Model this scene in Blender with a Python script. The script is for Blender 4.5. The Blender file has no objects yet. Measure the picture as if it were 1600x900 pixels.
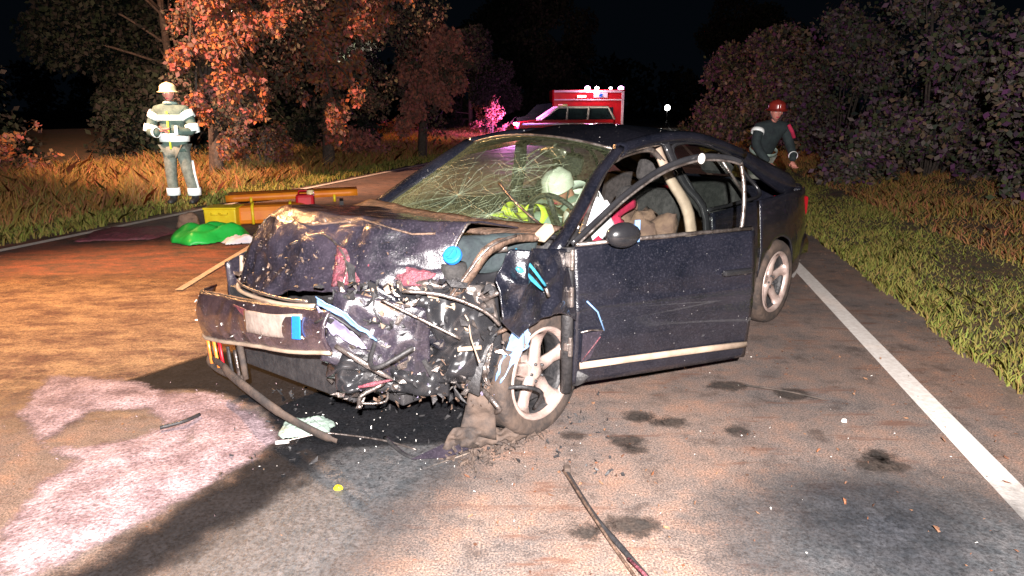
import bpy, bmesh, math, random
import numpy as np
from math import sin, cos, pi, radians, atan, sqrt
from mathutils import Vector, Matrix, noise

C = bpy.context.scene.collection
sc = bpy.context.scene
random.seed(7); rng = np.random.default_rng(7)

# ------------------------------------------------------------------ camera, sky, lights
cam = bpy.data.cameras.new('camera'); co = bpy.data.objects.new('camera', cam); C.objects.link(co)
cam.sensor_width = 36; cam.lens = 36 * 1050 / 1600; cam.clip_end = 2000; cam.clip_start = .05
co.location = (0, 0, 1.555); co.rotation_euler = (pi / 2 - atan(278 / 1050), 0, 0)
sc.camera = co
w = bpy.data.worlds.new('World'); sc.world = w; w.use_nodes = True
bgn = w.node_tree.nodes['Background']
bgn.inputs[0].default_value = (.006, .010, .016, 1); bgn.inputs[1].default_value = .18
sc.view_settings.view_transform = 'Standard'; sc.view_settings.look = 'None'
sc.view_settings.exposure = 0; sc.view_settings.gamma = 1

def lamp(name, kind, loc, power, col, size=.05, target=None, cone=120, blend=.6):
    l = bpy.data.lights.new(name, kind); l.energy = power; l.color = col
    if kind in ('POINT', 'SPOT'): l.shadow_soft_size = size
    if kind == 'SPOT': l.spot_size = radians(cone); l.spot_blend = blend
    o = bpy.data.objects.new(name, l); C.objects.link(o); o.location = loc
    if target is not None:
        o.rotation_euler = (Vector(target) - Vector(loc)).to_track_quat('-Z', 'Y').to_euler()
    return o
lamp('camera_flash', 'SPOT', (.12, -.55, 2.0), 4300, (1, .93, .90), .03, (.15, 5, .75), 150, .5)
lamp('hand_torch', 'SPOT', (-1.6, -.2, 1.9), 6500, (.90, 1, .96), .04, (-5.4, 11, 1.1), 12, .5)  # added unseen spot, brightens the firefighter on the left verge
lamp('mast_floodlight', 'SPOT', (-6.2, 8.4, 5.2), 4600, (1, .50, .20), .14, (-2.9, 4.6, 0), 66, .8)
lamp('mast_floodlight', 'SPOT', (-7.0, 8.2, 5.0), 10500, (1, .55, .34), .14, (-5.2, 17, 2.4), 95, .7)
lamp('roadside_beacon', 'SPOT', (-2.0, 26.0, 2.6), 600, (1, .42, .06), .1, (-4.6, 28.0, .3), 80, .8)

# ------------------------------------------------------------------ materials
def new_mat(name):
    m = bpy.data.materials.new(name); m.use_nodes = True
    return m, m.node_tree, m.node_tree.nodes['Principled BSDF']
def N(t, typ, **k):
    n = t.nodes.new(typ)
    for a, b in k.items():
        if a.startswith('i_'): n.inputs[a[2:].replace('_', ' ')].default_value = b
        else: setattr(n, a, b)
    return n
def ramp(t, fac, stops):
    r = N(t, 'ShaderNodeValToRGB'); e = r.color_ramp.elements
    while len(e) < len(stops): e.new(.5)
    for q, (p, c) in zip(e, stops): q.position = p; q.color = (*c, 1) if len(c) == 3 else c
    t.links.new(fac, r.inputs[0]); return r.outputs[0]
def mat(name, c1, c2=None, scale=8, rough=.6, metal=0, bump=0, bscale=None, coat=0, spec=.5, sharp=.12, detail=6):
    m, t, b = new_mat(name)
    b.inputs['Roughness'].default_value = rough; b.inputs['Metallic'].default_value = metal
    b.inputs['Coat Weight'].default_value = coat; b.inputs['Coat Roughness'].default_value = .06
    b.inputs['Specular IOR Level'].default_value = spec
    tc = N(t, 'ShaderNodeTexCoord')
    if c2 is None: c2 = tuple(x * .72 for x in c1)
    nz = N(t, 'ShaderNodeTexNoise', i_Scale=scale, i_Detail=detail, i_Roughness=.65)
    t.links.new(tc.outputs['Object'], nz.inputs['Vector'])
    t.links.new(ramp(t, nz.outputs[0], [(.5 - sharp, c1), (.5 + sharp, c2)]), b.inputs['Base Color'])
    if bump:
        n2 = N(t, 'ShaderNodeTexNoise', i_Scale=bscale or scale * 3, i_Detail=5)
        t.links.new(tc.outputs['Object'], n2.inputs['Vector'])
        bp = N(t, 'ShaderNodeBump', i_Strength=bump, i_Distance=.02)
        t.links.new(n2.outputs[0], bp.inputs['Height']); t.links.new(bp.outputs[0], b.inputs['Normal'])
    return m
def emis(name, col, s):
    m, t, b = new_mat(name); b.inputs['Base Color'].default_value = (*col, 1)
    b.inputs['Emission Color'].default_value = (*col, 1); b.inputs['Emission Strength'].default_value = s
    return m

def paint_mat(name, base, dust, spk=1.0, rough=.30):
    """dark car paint with road dust, droplets and fine scratches"""
    m, t, b = new_mat(name); tc = N(t, 'ShaderNodeTexCoord')
    b.inputs['Roughness'].default_value = rough; b.inputs['Coat Weight'].default_value = 1; b.inputs['Coat Roughness'].default_value = .05
    n1 = N(t, 'ShaderNodeTexNoise', i_Scale=3.5, i_Detail=8, i_Roughness=.7); t.links.new(tc.outputs['Object'], n1.inputs[0])
    n2 = N(t, 'ShaderNodeTexNoise', i_Scale=95, i_Detail=3, i_Roughness=.8); t.links.new(tc.outputs['Object'], n2.inputs[0])
    v = N(t, 'ShaderNodeTexVoronoi', i_Scale=34, i_Randomness=1); t.links.new(tc.outputs['Object'], v.inputs['Vector'])
    base_c = ramp(t, n1.outputs[0], [(.38, base), (.66, dust)])
    mx = N(t, 'ShaderNodeMix', data_type='RGBA'); t.links.new(base_c, mx.inputs[6]); mx.inputs[7].default_value = (*[d * 2.0 + .01 for d in dust], 1)
    t.links.new(ramp(t, n2.outputs[0], [(.52, (0, 0, 0)), (.72, (.75, .75, .75))]), mx.inputs[0])
    mx2 = N(t, 'ShaderNodeMix', data_type='RGBA'); t.links.new(mx.outputs[2], mx2.inputs[6]); mx2.inputs[7].default_value = (.42, .40, .38, 1)
    lt = ramp(t, v.outputs['Distance'], [(.035, (spk,) * 3), (.09, (0, 0, 0))])
    gt = N(t, 'ShaderNodeMath', operation='GREATER_THAN'); gt.inputs[1].default_value = .62
    sp = N(t, 'ShaderNodeSeparateColor'); t.links.new(v.outputs['Color'], sp.inputs[0]); t.links.new(sp.outputs[0], gt.inputs[0])
    mu = N(t, 'ShaderNodeMath', operation='MULTIPLY'); t.links.new(lt, mu.inputs[0]); t.links.new(gt.outputs[0], mu.inputs[1])
    t.links.new(mu.outputs[0], mx2.inputs[0]); t.links.new(mx2.outputs[2], b.inputs['Base Color'])
    bp = N(t, 'ShaderNodeBump', i_Strength=.25, i_Distance=.01); t.links.new(n2.outputs[0], bp.inputs['Height']); t.links.new(bp.outputs[0], b.inputs['Normal'])
    return m

M = {}
M['paint'] = paint_mat('navy_paint', (.004, .005, .009), (.012, .012, .018), .8, .22)
M['paint_dirty'] = paint_mat('dirty_navy_paint', (.009, .009, .014), (.034, .027, .038), .7, .30)
M['paint_bumper'] = paint_mat('bumper_paint', (.020, .014, .020), (.060, .038, .042), .8, .32)
M['black'] = mat('black_plastic', (.016, .016, .018), (.035, .033, .034), 20, .55, bump=.3)
M['black_shine'] = mat('black_trim', (.012, .012, .014), (.02, .02, .022), 6, .25, coat=.4)
M['rubber'] = mat('dusty_rubber', (.085, .058, .044), (.028, .022, .020), 9, .85, bump=.4)
M['alloy'] = mat('alloy', (.50, .40, .36), (.34, .25, .22), 11, .38, .35, bump=.12, bscale=40)
M['steel'] = mat('bare_steel', (.34, .30, .28), (.12, .095, .085), 18, .34, .8, bump=.3)
M['chrome'] = mat('chrome', (.60, .56, .53), (.32, .28, .26), 14, .22, .85)
M['rust'] = mat('brown_metal', (.19, .12, .085), (.06, .04, .03), 22, .6, .3, bump=.5)
M['cream'] = mat('cream_trim', (.42, .32, .24), (.27, .20, .15), 6, .7, bump=.1)
M['tan'] = mat('tan_cloth', (.20, .125, .085), (.11, .065, .05), 9, .9, bump=.4)
M['grey_cloth'] = mat('grey_cloth', (.04, .037, .036), (.018, .017, .017), 30, .9, bump=.3)
M['white_cloth'] = mat('white_cloth', (.85, .84, .86), (.62, .60, .66), 5, .85, bump=.3)
M['red_cloth'] = mat('red_cloth', (.50, .02, .07), (.30, .01, .05), 8, .8, bump=.3)
M['blue_plastic'] = mat('blue_plastic', (.01, .20, .85), (.02, .14, .6), 9, .4)
M['ice_plastic'] = mat('ice_plastic', (.22, .36, .58), (.10, .20, .42), 9, .25, .1, bump=.3, coat=.6, sharp=.3)
M['lens_grey'] = mat('lens_grey', (.24, .22, .30), (.14, .12, .19), 12, .3, bump=.3, coat=.5)
M['cyan_plastic'] = mat('cyan_plastic', (.04, .34, .46), (.02, .12, .2), 12, .3, coat=.5)
M['pink'] = mat('pink_stain', (.20, .05, .07), (.07, .03, .035), 30, .5, bump=.6)
M['amber'] = mat('amber_plastic', (.85, .30, .05), (.7, .16, .03), 8, .3, coat=.5)
M['yellow'] = mat('yellow_plastic', (.92, .72, .02), (.80, .55, .01), 5, .5, bump=.05)
M['orange'] = mat('orange_plastic', (.85, .27, .015), (.72, .18, .01), 4, .5, bump=.05)
M['green'] = mat('green_sheet', (.02, .56, .08), (.015, .40, .05), 4, .45, bump=.1)
M['red'] = mat('red_plastic', (.60, .008, .02), (.42, .005, .015), 5, .45)
M['redbody'] = mat('red_vehicle_paint', (.62, .015, .02), (.5, .012, .02), 3, .3, coat=.5)
M['white'] = mat('white_paint', (.80, .78, .74), (.68, .64, .60), 5, .45)
M['offwhite'] = mat('offwhite_plate', (.36, .30, .26), (.25, .19, .165), 14, .5, bump=.2)
M['hivis'] = mat('reflective_tape', (.97, .99, .98), (.90, .95, .94), 30, .4, spec=.8)
M['hivis_y'] = mat('hi_vis_yellow', (.85, .95, .05), (.62, .80, .05), 12, .6)
M['helmet'] = mat('pale_yellow_helmet', (.92, .80, .48), (.80, .66, .36), 6, .35, coat=.4)
M['helmet_red'] = mat('red_helmet', (.32, .03, .02), (.2, .02, .015), 6, .35, coat=.4)
M['skin'] = mat('skin', (.62, .26, .20), (.50, .19, .15), 9, .55)
M['jacket'] = mat('dark_teal_turnout_cloth', (.022, .034, .036), (.012, .018, .022), 14, .85, bump=.4)
M['jacket_grey'] = mat('grey_green_jacket', (.28, .36, .31), (.18, .24, .21), 9, .8, bump=.3)
M['jacket_sage'] = mat('sage_turnout_jacket', (.10, .15, .125), (.055, .085, .075), 9, .85, bump=.5)
M['trouser'] = mat('grey_turnout_trousers', (.20, .21, .18), (.11, .12, .10), 12, .85, bump=.3)
M['boot'] = mat('black_boots', (.03, .03, .03), (.015, .015, .015), 9, .5)
M['line'] = mat('road_line_paint', (.80, .76, .72), (.58, .52, .47), 26, .6, bump=.2, sharp=.2)
M['line_worn'] = mat('worn_road_line_paint', (.62, .50, .40), (.34, .24, .18), 22, .7, bump=.2, sharp=.2)
M['bark'] = mat('bark', (.075, .055, .045), (.03, .024, .02), 14, .9, bump=.8)
M['stone'] = mat('brown_stone', (.34, .21, .14), (.18, .11, .08), 9, .8, bump=.6)
M['glass_dark'] = mat('dark_vehicle_glass', (.02, .04, .045), (.012, .02, .025), 3, .12, coat=.5)

def glass_mat(name, tint, haze, dens, rough=.08, crack=False):
    m, t, b = new_mat(name); out = t.nodes['Material Output']
    tc = N(t, 'ShaderNodeTexCoord')
    tr = N(t, 'ShaderNodeBsdfTransparent'); tr.inputs[0].default_value = (*tint, 1)
    gl = N(t, 'ShaderNodeBsdfGlossy'); gl.inputs['Roughness'].default_value = rough
    mx = N(t, 'ShaderNodeMixShader'); mx.inputs[0].default_value = .06
    t.links.new(tr.outputs[0], mx.inputs[1]); t.links.new(gl.outputs[0], mx.inputs[2])
    last = mx.outputs[0]
    if crack:
        df = N(t, 'ShaderNodeBsdfDiffuse'); tl = N(t, 'ShaderNodeBsdfTranslucent')
        df.inputs[0].default_value = (*haze, 1); tl.inputs[0].default_value = (*haze, 1)
        ad = N(t, 'ShaderNodeMixShader'); ad.inputs[0].default_value = .35
        t.links.new(df.outputs[0], ad.inputs[1]); t.links.new(tl.outputs[0], ad.inputs[2])
        at = N(t, 'ShaderNodeAttribute', attribute_name='craze')
        wv = N(t, 'ShaderNodeTexNoise', i_Scale=3.0, i_Detail=4); t.links.new(tc.outputs['Object'], wv.inputs['Vector'])
        wm = N(t, 'ShaderNodeMix', data_type='RGBA'); wm.inputs[0].default_value = .18
        t.links.new(tc.outputs['Object'], wm.inputs[6]); t.links.new(wv.outputs['Color'], wm.inputs[7])
        acc = None
        for s_, wd in ((26, .05), (70, .10)):
            v = N(t, 'ShaderNodeTexVoronoi', feature='DISTANCE_TO_EDGE', i_Scale=s_); t.links.new(wm.outputs[2], v.inputs['Vector'])
            r = ramp(t, v.outputs['Distance'], [(0, (1, 1, 1)), (wd, (0, 0, 0))])
            if acc is None: acc = r
            else:
                mm = N(t, 'ShaderNodeMath', operation='MAXIMUM'); t.links.new(acc, mm.inputs[0]); t.links.new(r, mm.inputs[1]); acc = mm.outputs[0]
        nn = N(t, 'ShaderNodeTexNoise', i_Scale=7, i_Detail=7, i_Roughness=.75); t.links.new(tc.outputs['Object'], nn.inputs['Vector'])
        # crazing density: cracks * attribute + fine dust * attribute
        a1 = N(t, 'ShaderNodeMath', operation='MULTIPLY'); t.links.new(acc, a1.inputs[0]); t.links.new(at.outputs['Fac'], a1.inputs[1])
        nr = ramp(t, nn.outputs[0], [(.30, (.12, .12, .12)), (.80, (.65, .65, .65))])
        a2 = N(t, 'ShaderNodeMath', operation='MULTIPLY'); t.links.new(nr, a2.inputs[0]); t.links.new(at.outputs['Fac'], a2.inputs[1])
        a3 = N(t, 'ShaderNodeMath', operation='ADD', use_clamp=True); t.links.new(a1.outputs[0], a3.inputs[0]); t.links.new(a2.outputs[0], a3.inputs[1])
        a4 = N(t, 'ShaderNodeMath', operation='MULTIPLY'); a4.inputs[1].default_value = dens; t.links.new(a3.outputs[0], a4.inputs[0])
        m2 = N(t, 'ShaderNodeMixShader'); t.links.new(a4.outputs[0], m2.inputs[0]); t.links.new(last, m2.inputs[1]); t.links.new(ad.outputs[0], m2.inputs[2])
        last = m2.outputs[0]
    t.links.new(last, out.inputs['Surface'])
    return m
M['glass'] = glass_mat('window_glass', (.80, .84, .82), (0, 0, 0), 0)
M['windscreen'] = glass_mat('crazed_windscreen_glass', (.62, .70, .62), (.30, .35, .20), .8, .1, True)

# ------------------------------------------------------------------ object helpers
def tag(o, label=None, cat=None, group=None, kind=None):
    for k, v in (('label', label), ('category', cat), ('group', group), ('kind', kind)):
        if v: o[k] = v
    return o
def link(name, me, m, parent=None, smooth=True, solid=0, loc=None, off=-1):
    if m is not None: me.materials.append(M[m] if isinstance(m, str) else m)
    if smooth: me.polygons.foreach_set('use_smooth', [True] * len(me.polygons))
    o = bpy.data.objects.new(name, me); C.objects.link(o)
    if parent: o.parent = parent
    if loc is not None: o.location = loc
    if solid:
        s = o.modifiers.new('solid', 'SOLIDIFY'); s.thickness = solid; s.offset = off
    return o
def mesh(name, v, f, m, parent=None, smooth=True, solid=0, loc=None, off=-1):
    me = bpy.data.meshes.new(name); me.from_pydata([tuple(p) for p in v], [], f); me.update()
    return link(name, me, m, parent, smooth, solid, loc, off)
def empty(name, loc=(0, 0, 0), rz=0, **k):
    o = bpy.data.objects.new(name, None); C.objects.link(o); o.location = loc; o.rotation_euler = (0, 0, rz); o.empty_display_size = .2
    return tag(o, **k)
def grid(name, fn, nu, nv, m, parent=None, solid=0, smooth=True, off=-1):
    v = [fn(i / nu, j / nv) for i in range(nu + 1) for j in range(nv + 1)]
    f = [(i * (nv + 1) + j, i * (nv + 1) + j + 1, (i + 1) * (nv + 1) + j + 1, (i + 1) * (nv + 1) + j) for i in range(nu) for j in range(nv)]
    return mesh(name, v, f, m, parent, smooth, solid, off=off)
class MB:
    def __init__(s): s.v = []; s.f = []
    def add(s, v, f):
        n = len(s.v); s.v += [tuple(p) for p in v]; s.f += [tuple(i + n for i in q) for q in f]
    def box(s, c, d, R=None, taper=1):
        v = []
        for z in (-.5, .5):
            for x, y in ((-.5, -.5), (.5, -.5), (.5, .5), (-.5, .5)):
                k = taper if z > 0 else 1
                p = Vector((x * d[0] * k, y * d[1] * k, z * d[2]))
                if R is not None: p = R @ p
                v.append(p + Vector(c))
        s.add(v, [(3, 2, 1, 0), (4, 5, 6, 7), (0, 1, 5, 4), (1, 2, 6, 5), (2, 3, 7, 6), (3, 0, 4, 7)])
    def tube(s, pts, r, n=8, flat=1.0, up=None, cap=True):
        pts = [Vector(p) for p in pts]; rs = r if isinstance(r, (list, tuple)) else [r] * len(pts)
        v = []; prev = None
        for i, p in enumerate(pts):
            d = (pts[min(i + 1, len(pts) - 1)] - pts[max(i - 1, 0)]).normalized()
            ref = Vector(up) if up else (prev if prev is not None else (Vector((0, 0, 1)) if abs(d.z) < .9 else Vector((1, 0, 0))))
            a = (ref - d * ref.dot(d))
            if a.length < 1e-5: a = d.orthogonal()
            a.normalize(); b = d.cross(a); prev = a
            for k in range(n):
                t = 2 * pi * k / n; v.append(p + a * (cos(t) * rs[i]) + b * (sin(t) * rs[i] * flat))
        f = [(i * n + k, i * n + (k + 1) % n, (i + 1) * n + (k + 1) % n, (i + 1) * n + k) for i in range(len(pts) - 1) for k in range(n)]
        if cap: f += [tuple(range(n - 1, -1, -1)), tuple((len(pts) - 1) * n + k for k in range(n))]
        s.add(v, f)
    def lathe(s, prof, n=40, axis='y', c=(0, 0, 0)):
        v = []
        for (r, h) in prof:
            for k in range(n):
                t = 2 * pi * k / n; x, z = r * cos(t), r * sin(t)
                v.append((c[0] + x, c[1] + h, c[2] + z) if axis == 'y' else (c[0] + x, c[1] + z, c[2] + h))
        f = [(i * n + k, i * n + (k + 1) % n, (i + 1) * n + (k + 1) % n, (i + 1) * n + k) for i in range(len(prof) - 1) for k in range(n)]
        s.add(v, f)
    def sphere(s, c, r, nu=12, nv=8, z0=-1):
        rr = r if isinstance(r, (tuple, list)) else (r, r, r); v = []
        for j in range(nv + 1):
            ph = -pi / 2 + pi * j / nv
            if sin(ph) < z0: ph = math.asin(z0)
            for k in range(nu):
                t = 2 * pi * k / nu; v.append((c[0] + rr[0] * cos(ph) * cos(t), c[1] + rr[1] * cos(ph) * sin(t), c[2] + rr[2] * sin(ph)))
        s.add(v, [(j * nu + k, j * nu + (k + 1) % nu, (j + 1) * nu + (k + 1) % nu, (j + 1) * nu + k) for j in range(nv) for k in range(nu)])
    def build(s, name, m, parent=None, smooth=False, bevel=0, solid=0, **k):
        o = mesh(name, s.v, s.f, m, parent, smooth, solid, **k)
        if bevel:
            b = o.modifiers.new('bevel', 'BEVEL'); b.width = bevel; b.segments = 2; b.limit_method = 'ANGLE'
        return o
def tube(name, pts, r, m, parent=None, n=8, **k):
    b = MB(); b.tube(pts, r, n, **k); return b.build(name, m, parent, True)
def spline(pts, n=6):
    P = [Vector(p) for p in pts]; out = []
    for i in range(len(P) - 1):
        a, b_, c, d = P[max(i - 1, 0)], P[i], P[i + 1], P[min(i + 2, len(P) - 1)]
        for j in range(n):
            t = j / n
            out.append(.5 * ((2 * b_) + (c - a) * t + (2 * a - 5 * b_ + 4 * c - d) * t * t + (3 * b_ - a - 3 * c + d) * t ** 3))
    return out + [P[-1]]
def ridged(p, s, seed=0):
    q = Vector(p) * s + Vector((seed * 7.3, seed * 3.1, seed))
    return 1 - 2 * abs(noise.noise(q)) + .45 * (1 - 2 * abs(noise.noise(q * 2.3))) + .2 * noise.noise(q * 6)
def lerp(a, b, t): return a + (b - a) * t
def interp(x, xs, ys): return float(np.interp(x, xs, ys))

# ------------------------------------------------------------------ ground, road, verges, markings
def road_mat():
    m, t, b = new_mat('asphalt'); tc = N(t, 'ShaderNodeTexCoord'); O = tc.outputs['Object']
    def nz(s_, d=6, r=.6):
        n = N(t, 'ShaderNodeTexNoise', i_Scale=s_, i_Detail=d, i_Roughness=r); t.links.new(O, n.inputs['Vector']); return n.outputs[0]
    big = ramp(t, nz(.9, 8, .72), [(.36, (.180, .128, .104)), (.48, (.150, .114, .098)), (.62, (.105, .090, .085))])
    mid = ramp(t, nz(5.5, 8, .72), [(.34, (.42, .36, .33)), (.47, (1, 1, 1)), (.66, (1.5, 1.15, .95))])
    fine = ramp(t, nz(120, 2, .8), [(.34, (.28, .28, .30)), (.5, (1, 1, 1)), (.66, (2.1, 2.0, 1.9))])
    m1 = N(t, 'ShaderNodeMix', data_type='RGBA', blend_type='MULTIPLY'); m1.inputs[0].default_value = .8; t.links.new(big, m1.inputs[6]); t.links.new(mid, m1.inputs[7])
    m2 = N(t, 'ShaderNodeMix', data_type='RGBA', blend_type='MULTIPLY'); m2.inputs[0].default_value = .95; t.links.new(m1.outputs[2], m2.inputs[6]); t.links.new(fine, m2.inputs[7])
    # stretched scrape marks, trodden leaf mush
    mp = N(t, 'ShaderNodeMapping'); mp.inputs['Scale'].default_value = (1.2, 6, 1); mp.inputs['Rotation'].default_value = (0, 0, .2); t.links.new(O, mp.inputs[0])
    n4 = N(t, 'ShaderNodeTexNoise', i_Scale=1.6, i_Detail=7, i_Roughness=.7); t.links.new(mp.outputs[0], n4.inputs['Vector'])
    m3 = N(t, 'ShaderNodeMix', data_type='RGBA'); t.links.new(ramp(t, n4.outputs[0], [(.56, (0, 0, 0)), (.66, (.8, .8, .8))]), m3.inputs[0])
    t.links.new(m2.outputs[2], m3.inputs[6]); m3.inputs[7].default_value = (.12, .055, .035, 1)
    t.links.new(m3.outputs[2], b.inputs['Base Color'])
    t.links.new(ramp(t, nz(1.2), [(.4, (.9, .9, .9)), (.6, (.62, .62, .62))]), b.inputs['Roughness'])
    bp = N(t, 'ShaderNodeBump', i_Strength=.45, i_Distance=.004); t.links.new(nz(260, 3, .8), bp.inputs['Height']); t.links.new(bp.outputs[0], b.inputs['Normal'])
    return m
M['road'] = road_mat()
M['soil'] = mat('dark_soil', (.045, .034, .022), (.022, .020, .012), 3, .95, bump=.6)
M['soil_leaf'] = mat('leafy_soil', (.11, .055, .028), (.045, .042, .018), 7, .95, bump=.6)
def sheet(name, pts, z, m, **k):
    o = mesh(name, [(x, y, z) for x, y in pts], [tuple(range(len(pts)))], m, smooth=False); tag(o, kind='structure', **k); return o
sheet('ground', [(-600, -100), (700, -100), (700, 900), (-600, 900)], -.06, 'soil')
def xl(y): return -5.36 + .258 * (y - 9.29)
def xr(y): return 2.37 + .195 * (y - 3.87) + .0007 * max(0, y - 8) ** 1.6
ys = [-6, -2, 0, 2, 4, 6, 8, 10, 13, 17, 22, 30, 40, 60, 90, 140]
def xe(y): return xl(y) - .30
def xs_(y): return xr(y) + .62
v = []; f = []
for i, y in enumerate(ys):
    v += [(xe(y), y, 0), (xs_(y), y, 0)]
    if i: f.append((2 * i - 2, 2 * i - 1, 2 * i + 1, 2 * i))
tag(mesh('road', v, f, 'road', smooth=False), kind='structure')
def strip(name, fx0, fx1, y0, y1, z, m, n=24, wob=0, z1=None):
    v = []; f = []
    for i in range(n + 1):
        y = lerp(y0, y1, (i / n) ** 1.5)
        v += [(fx0(y) + wob * noise.noise(Vector((y * 2, 1, 0))), y, z), (fx1(y) + wob * noise.noise(Vector((y * 2, 5, 0))), y, z if z1 is None else z1)]
        if i: f.append((2 * i - 2, 2 * i - 1, 2 * i + 1, 2 * i))
    o = mesh(name, v, f, m, smooth=False); tag(o, kind='structure'); return o
strip('right_edge_line', lambda y: xr(y) - .065, lambda y: xr(y) + .065, -3, 120, .004, 'line', 40, .006)
strip('left_edge_line', lambda y: xl(y) - .07, lambda y: xl(y) + .07, -3, 120, .0125, 'line', 40, .01)
strip('center_line', lambda y: -3.0 - .035 - .055 * (y - 6.6), lambda y: -3.0 + .035 - .055 * (y - 6.6), 5.75, 8.6, .0145, 'line_worn', 12, .008)
for y0 in (13.5, 19.5, 26, 34):
    strip('lane_dash', lambda y: (xl(y) + xr(y)) / 2 - .06, lambda y: (xl(y) + xr(y)) / 2 + .06, y0, y0 + 3, .004, 'line_worn', 3)
# verges: sloping banks of soil
def bank(name, fx, side, w_, h_, m, y0=-4, y1=140):
    def fn(u, v_):
        y = y0 + (y1 - y0) * u ** 1.7; s = v_ ** 1.2
        x = fx(y) + side * w_ * s
        return (x, y, .004 + h_ * s ** .8 + .05 * noise.noise(Vector((x, y * .8, 0))) * min(1, 6 * v_))
    o = grid(name, fn, 70, 14, m); tag(o, kind='structure'); return o
bank('verge_left', xe, -1, 14, .9, 'soil_leaf'); bank('verge_right', xs_, 1, 12, 1.0, 'soil_leaf')

# fading ground patches (spilled powder, damp, oil, painted shade): thin sheets with ragged edges
def patch_mat(name, c1, c2, scale, rough, soft=.35, nscale=7, bump=.5, streak=False):
    m, t, b = new_mat(name); out = t.nodes['Material Output']; tc = N(t, 'ShaderNodeTexCoord'); O = tc.outputs['Object']
    n1 = N(t, 'ShaderNodeTexNoise', i_Scale=scale, i_Detail=9, i_Roughness=.78)
    if streak:
        mp = N(t, 'ShaderNodeMapping'); mp.inputs['Scale'].default_value = (.9, 1.9, 1); mp.inputs['Rotation'].default_value = (0, 0, -.25); t.links.new(O, mp.inputs[0]); t.links.new(mp.outputs[0], n1.inputs['Vector'])
    else: t.links.new(O, n1.inputs['Vector'])
    gr = N(t, 'ShaderNodeTexNoise', i_Scale=75, i_Detail=3, i_Roughness=.8); t.links.new(O, gr.inputs['Vector'])
    ml = N(t, 'ShaderNodeMix', data_type='RGBA', blend_type='MULTIPLY'); ml.inputs[0].default_value = .85
    t.links.new(ramp(t, n1.outputs[0], [(.40, c1), (.60, c2)]), ml.inputs[6]); t.links.new(ramp(t, gr.outputs[0], [(.36, (.35, .33, .33)), (.5, (1, 1, 1)), (.64, (1.5, 1.5, 1.5))]), ml.inputs[7])
    t.links.new(ml.outputs[2], b.inputs['Base Color']); b.inputs['Roughness'].default_value = rough
    n2 = N(t, 'ShaderNodeTexNoise', i_Scale=nscale, i_Detail=9, i_Roughness=.72); t.links.new(O, n2.inputs['Vector'])
    at = N(t, 'ShaderNodeAttribute', attribute_name='fade')
    a = N(t, 'ShaderNodeMath', operation='ADD'); t.links.new(at.outputs['Fac'], a.inputs[0]); t.links.new(n2.outputs[0], a.inputs[1])
    s_ = N(t, 'ShaderNodeMapRange'); s_.inputs[1].default_value = .98 - soft / 2; s_.inputs[2].default_value = .98 + soft / 2; t.links.new(a.outputs[0], s_.inputs[0])
    tr = N(t, 'ShaderNodeBsdfTransparent'); mx = N(t, 'ShaderNodeMixShader')
    t.links.new(s_.outputs[0], mx.inputs[0]); t.links.new(tr.outputs[0], mx.inputs[1]); t.links.new(b.outputs[0], mx.inputs[2]); t.links.new(mx.outputs[0], out.inputs['Surface'])
    bp = N(t, 'ShaderNodeBump', i_Strength=bump, i_Distance=.008); n3 = N(t, 'ShaderNodeTexNoise', i_Scale=60, i_Detail=4); t.links.new(O, n3.inputs['Vector'])
    t.links.new(n3.outputs[0], bp.inputs['Height']); t.links.new(bp.outputs[0], b.inputs['Normal'])
    return m
def sd(p, poly):
    d = 1e9; inside = False; n = len(poly)
    for i in range(n):
        a = poly[i]; b = poly[(i + 1) % n]
        ex, ey = b[0] - a[0], b[1] - a[1]; wx, wy = p[0] - a[0], p[1] - a[1]
        t_ = max(0, min(1, (wx * ex + wy * ey) / (ex * ex + ey * ey + 1e-12)))
        d = min(d, (wx - ex * t_) ** 2 + (wy - ey * t_) ** 2)
        if (a[1] > p[1]) != (b[1] > p[1]) and p[0] < (b[0] - a[0]) * (p[1] - a[1]) / (b[1] - a[1]) + a[0]: inside = not inside
    return sqrt(d) * (1 if inside else -1)
def patch(name, poly, z, m, w_=.15, step=.05, height=0, holes=(), gain=1.0, **k):
    xs = [p[0] for p in poly]; yy = [p[1] for p in poly]; x0, x1, y0, y1 = min(xs) - w_, max(xs) + w_, min(yy) - w_, max(yy) + w_
    nx = max(3, int((x1 - x0) / step)); ny = max(3, int((y1 - y0) / step)); v = []; fd = []
    for i in range(nx + 1):
        for j in range(ny + 1):
            p = (lerp(x0, x1, i / nx), lerp(y0, y1, j / ny)); s = sd(p, poly)
            for h in holes: s = min(s, -sd(p, h))
            a = max(0, min(1, .5 + .5 * s / w_)); fd.append(a * gain); v.append((p[0], p[1], z + height * max(0, a - .5) * (1 + noise.noise(Vector(p + (0,)) * 6))))
    f = []
    for i in range(nx):
        for j in range(ny):
            q = (i * (ny + 1) + j, (i + 1) * (ny + 1) + j, (i + 1) * (ny + 1) + j + 1, i * (ny + 1) + j + 1)
            if max(fd[a] for a in q) > 0: f.append(q)
    o = mesh(name, v, f, m)
    at = o.data.attributes.new('fade', 'FLOAT', 'POINT'); at.data.foreach_set('value', fd)
    return tag(o, **k)
M['powder'] = patch_mat('spill_powder', (.40, .30, .325), (.17, .115, .125), 4.5, .95, .30, 10, 1.0)
M['powder_crumb'] = mat('powder_crumb', (.46, .33, .36), (.3, .2, .22), 9, .95)
M['sand'] = patch_mat('sandy_grit', (.40, .26, .14), (.14, .070, .045), 3.0, .95, .7, 6, 1.0, True)
M['wet'] = patch_mat('oily_wet', (.008, .009, .011), (.014, .014, .016), 6, .8, .45, 6, .2)  # oil colour, also used for the car shade painted on the road
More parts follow.
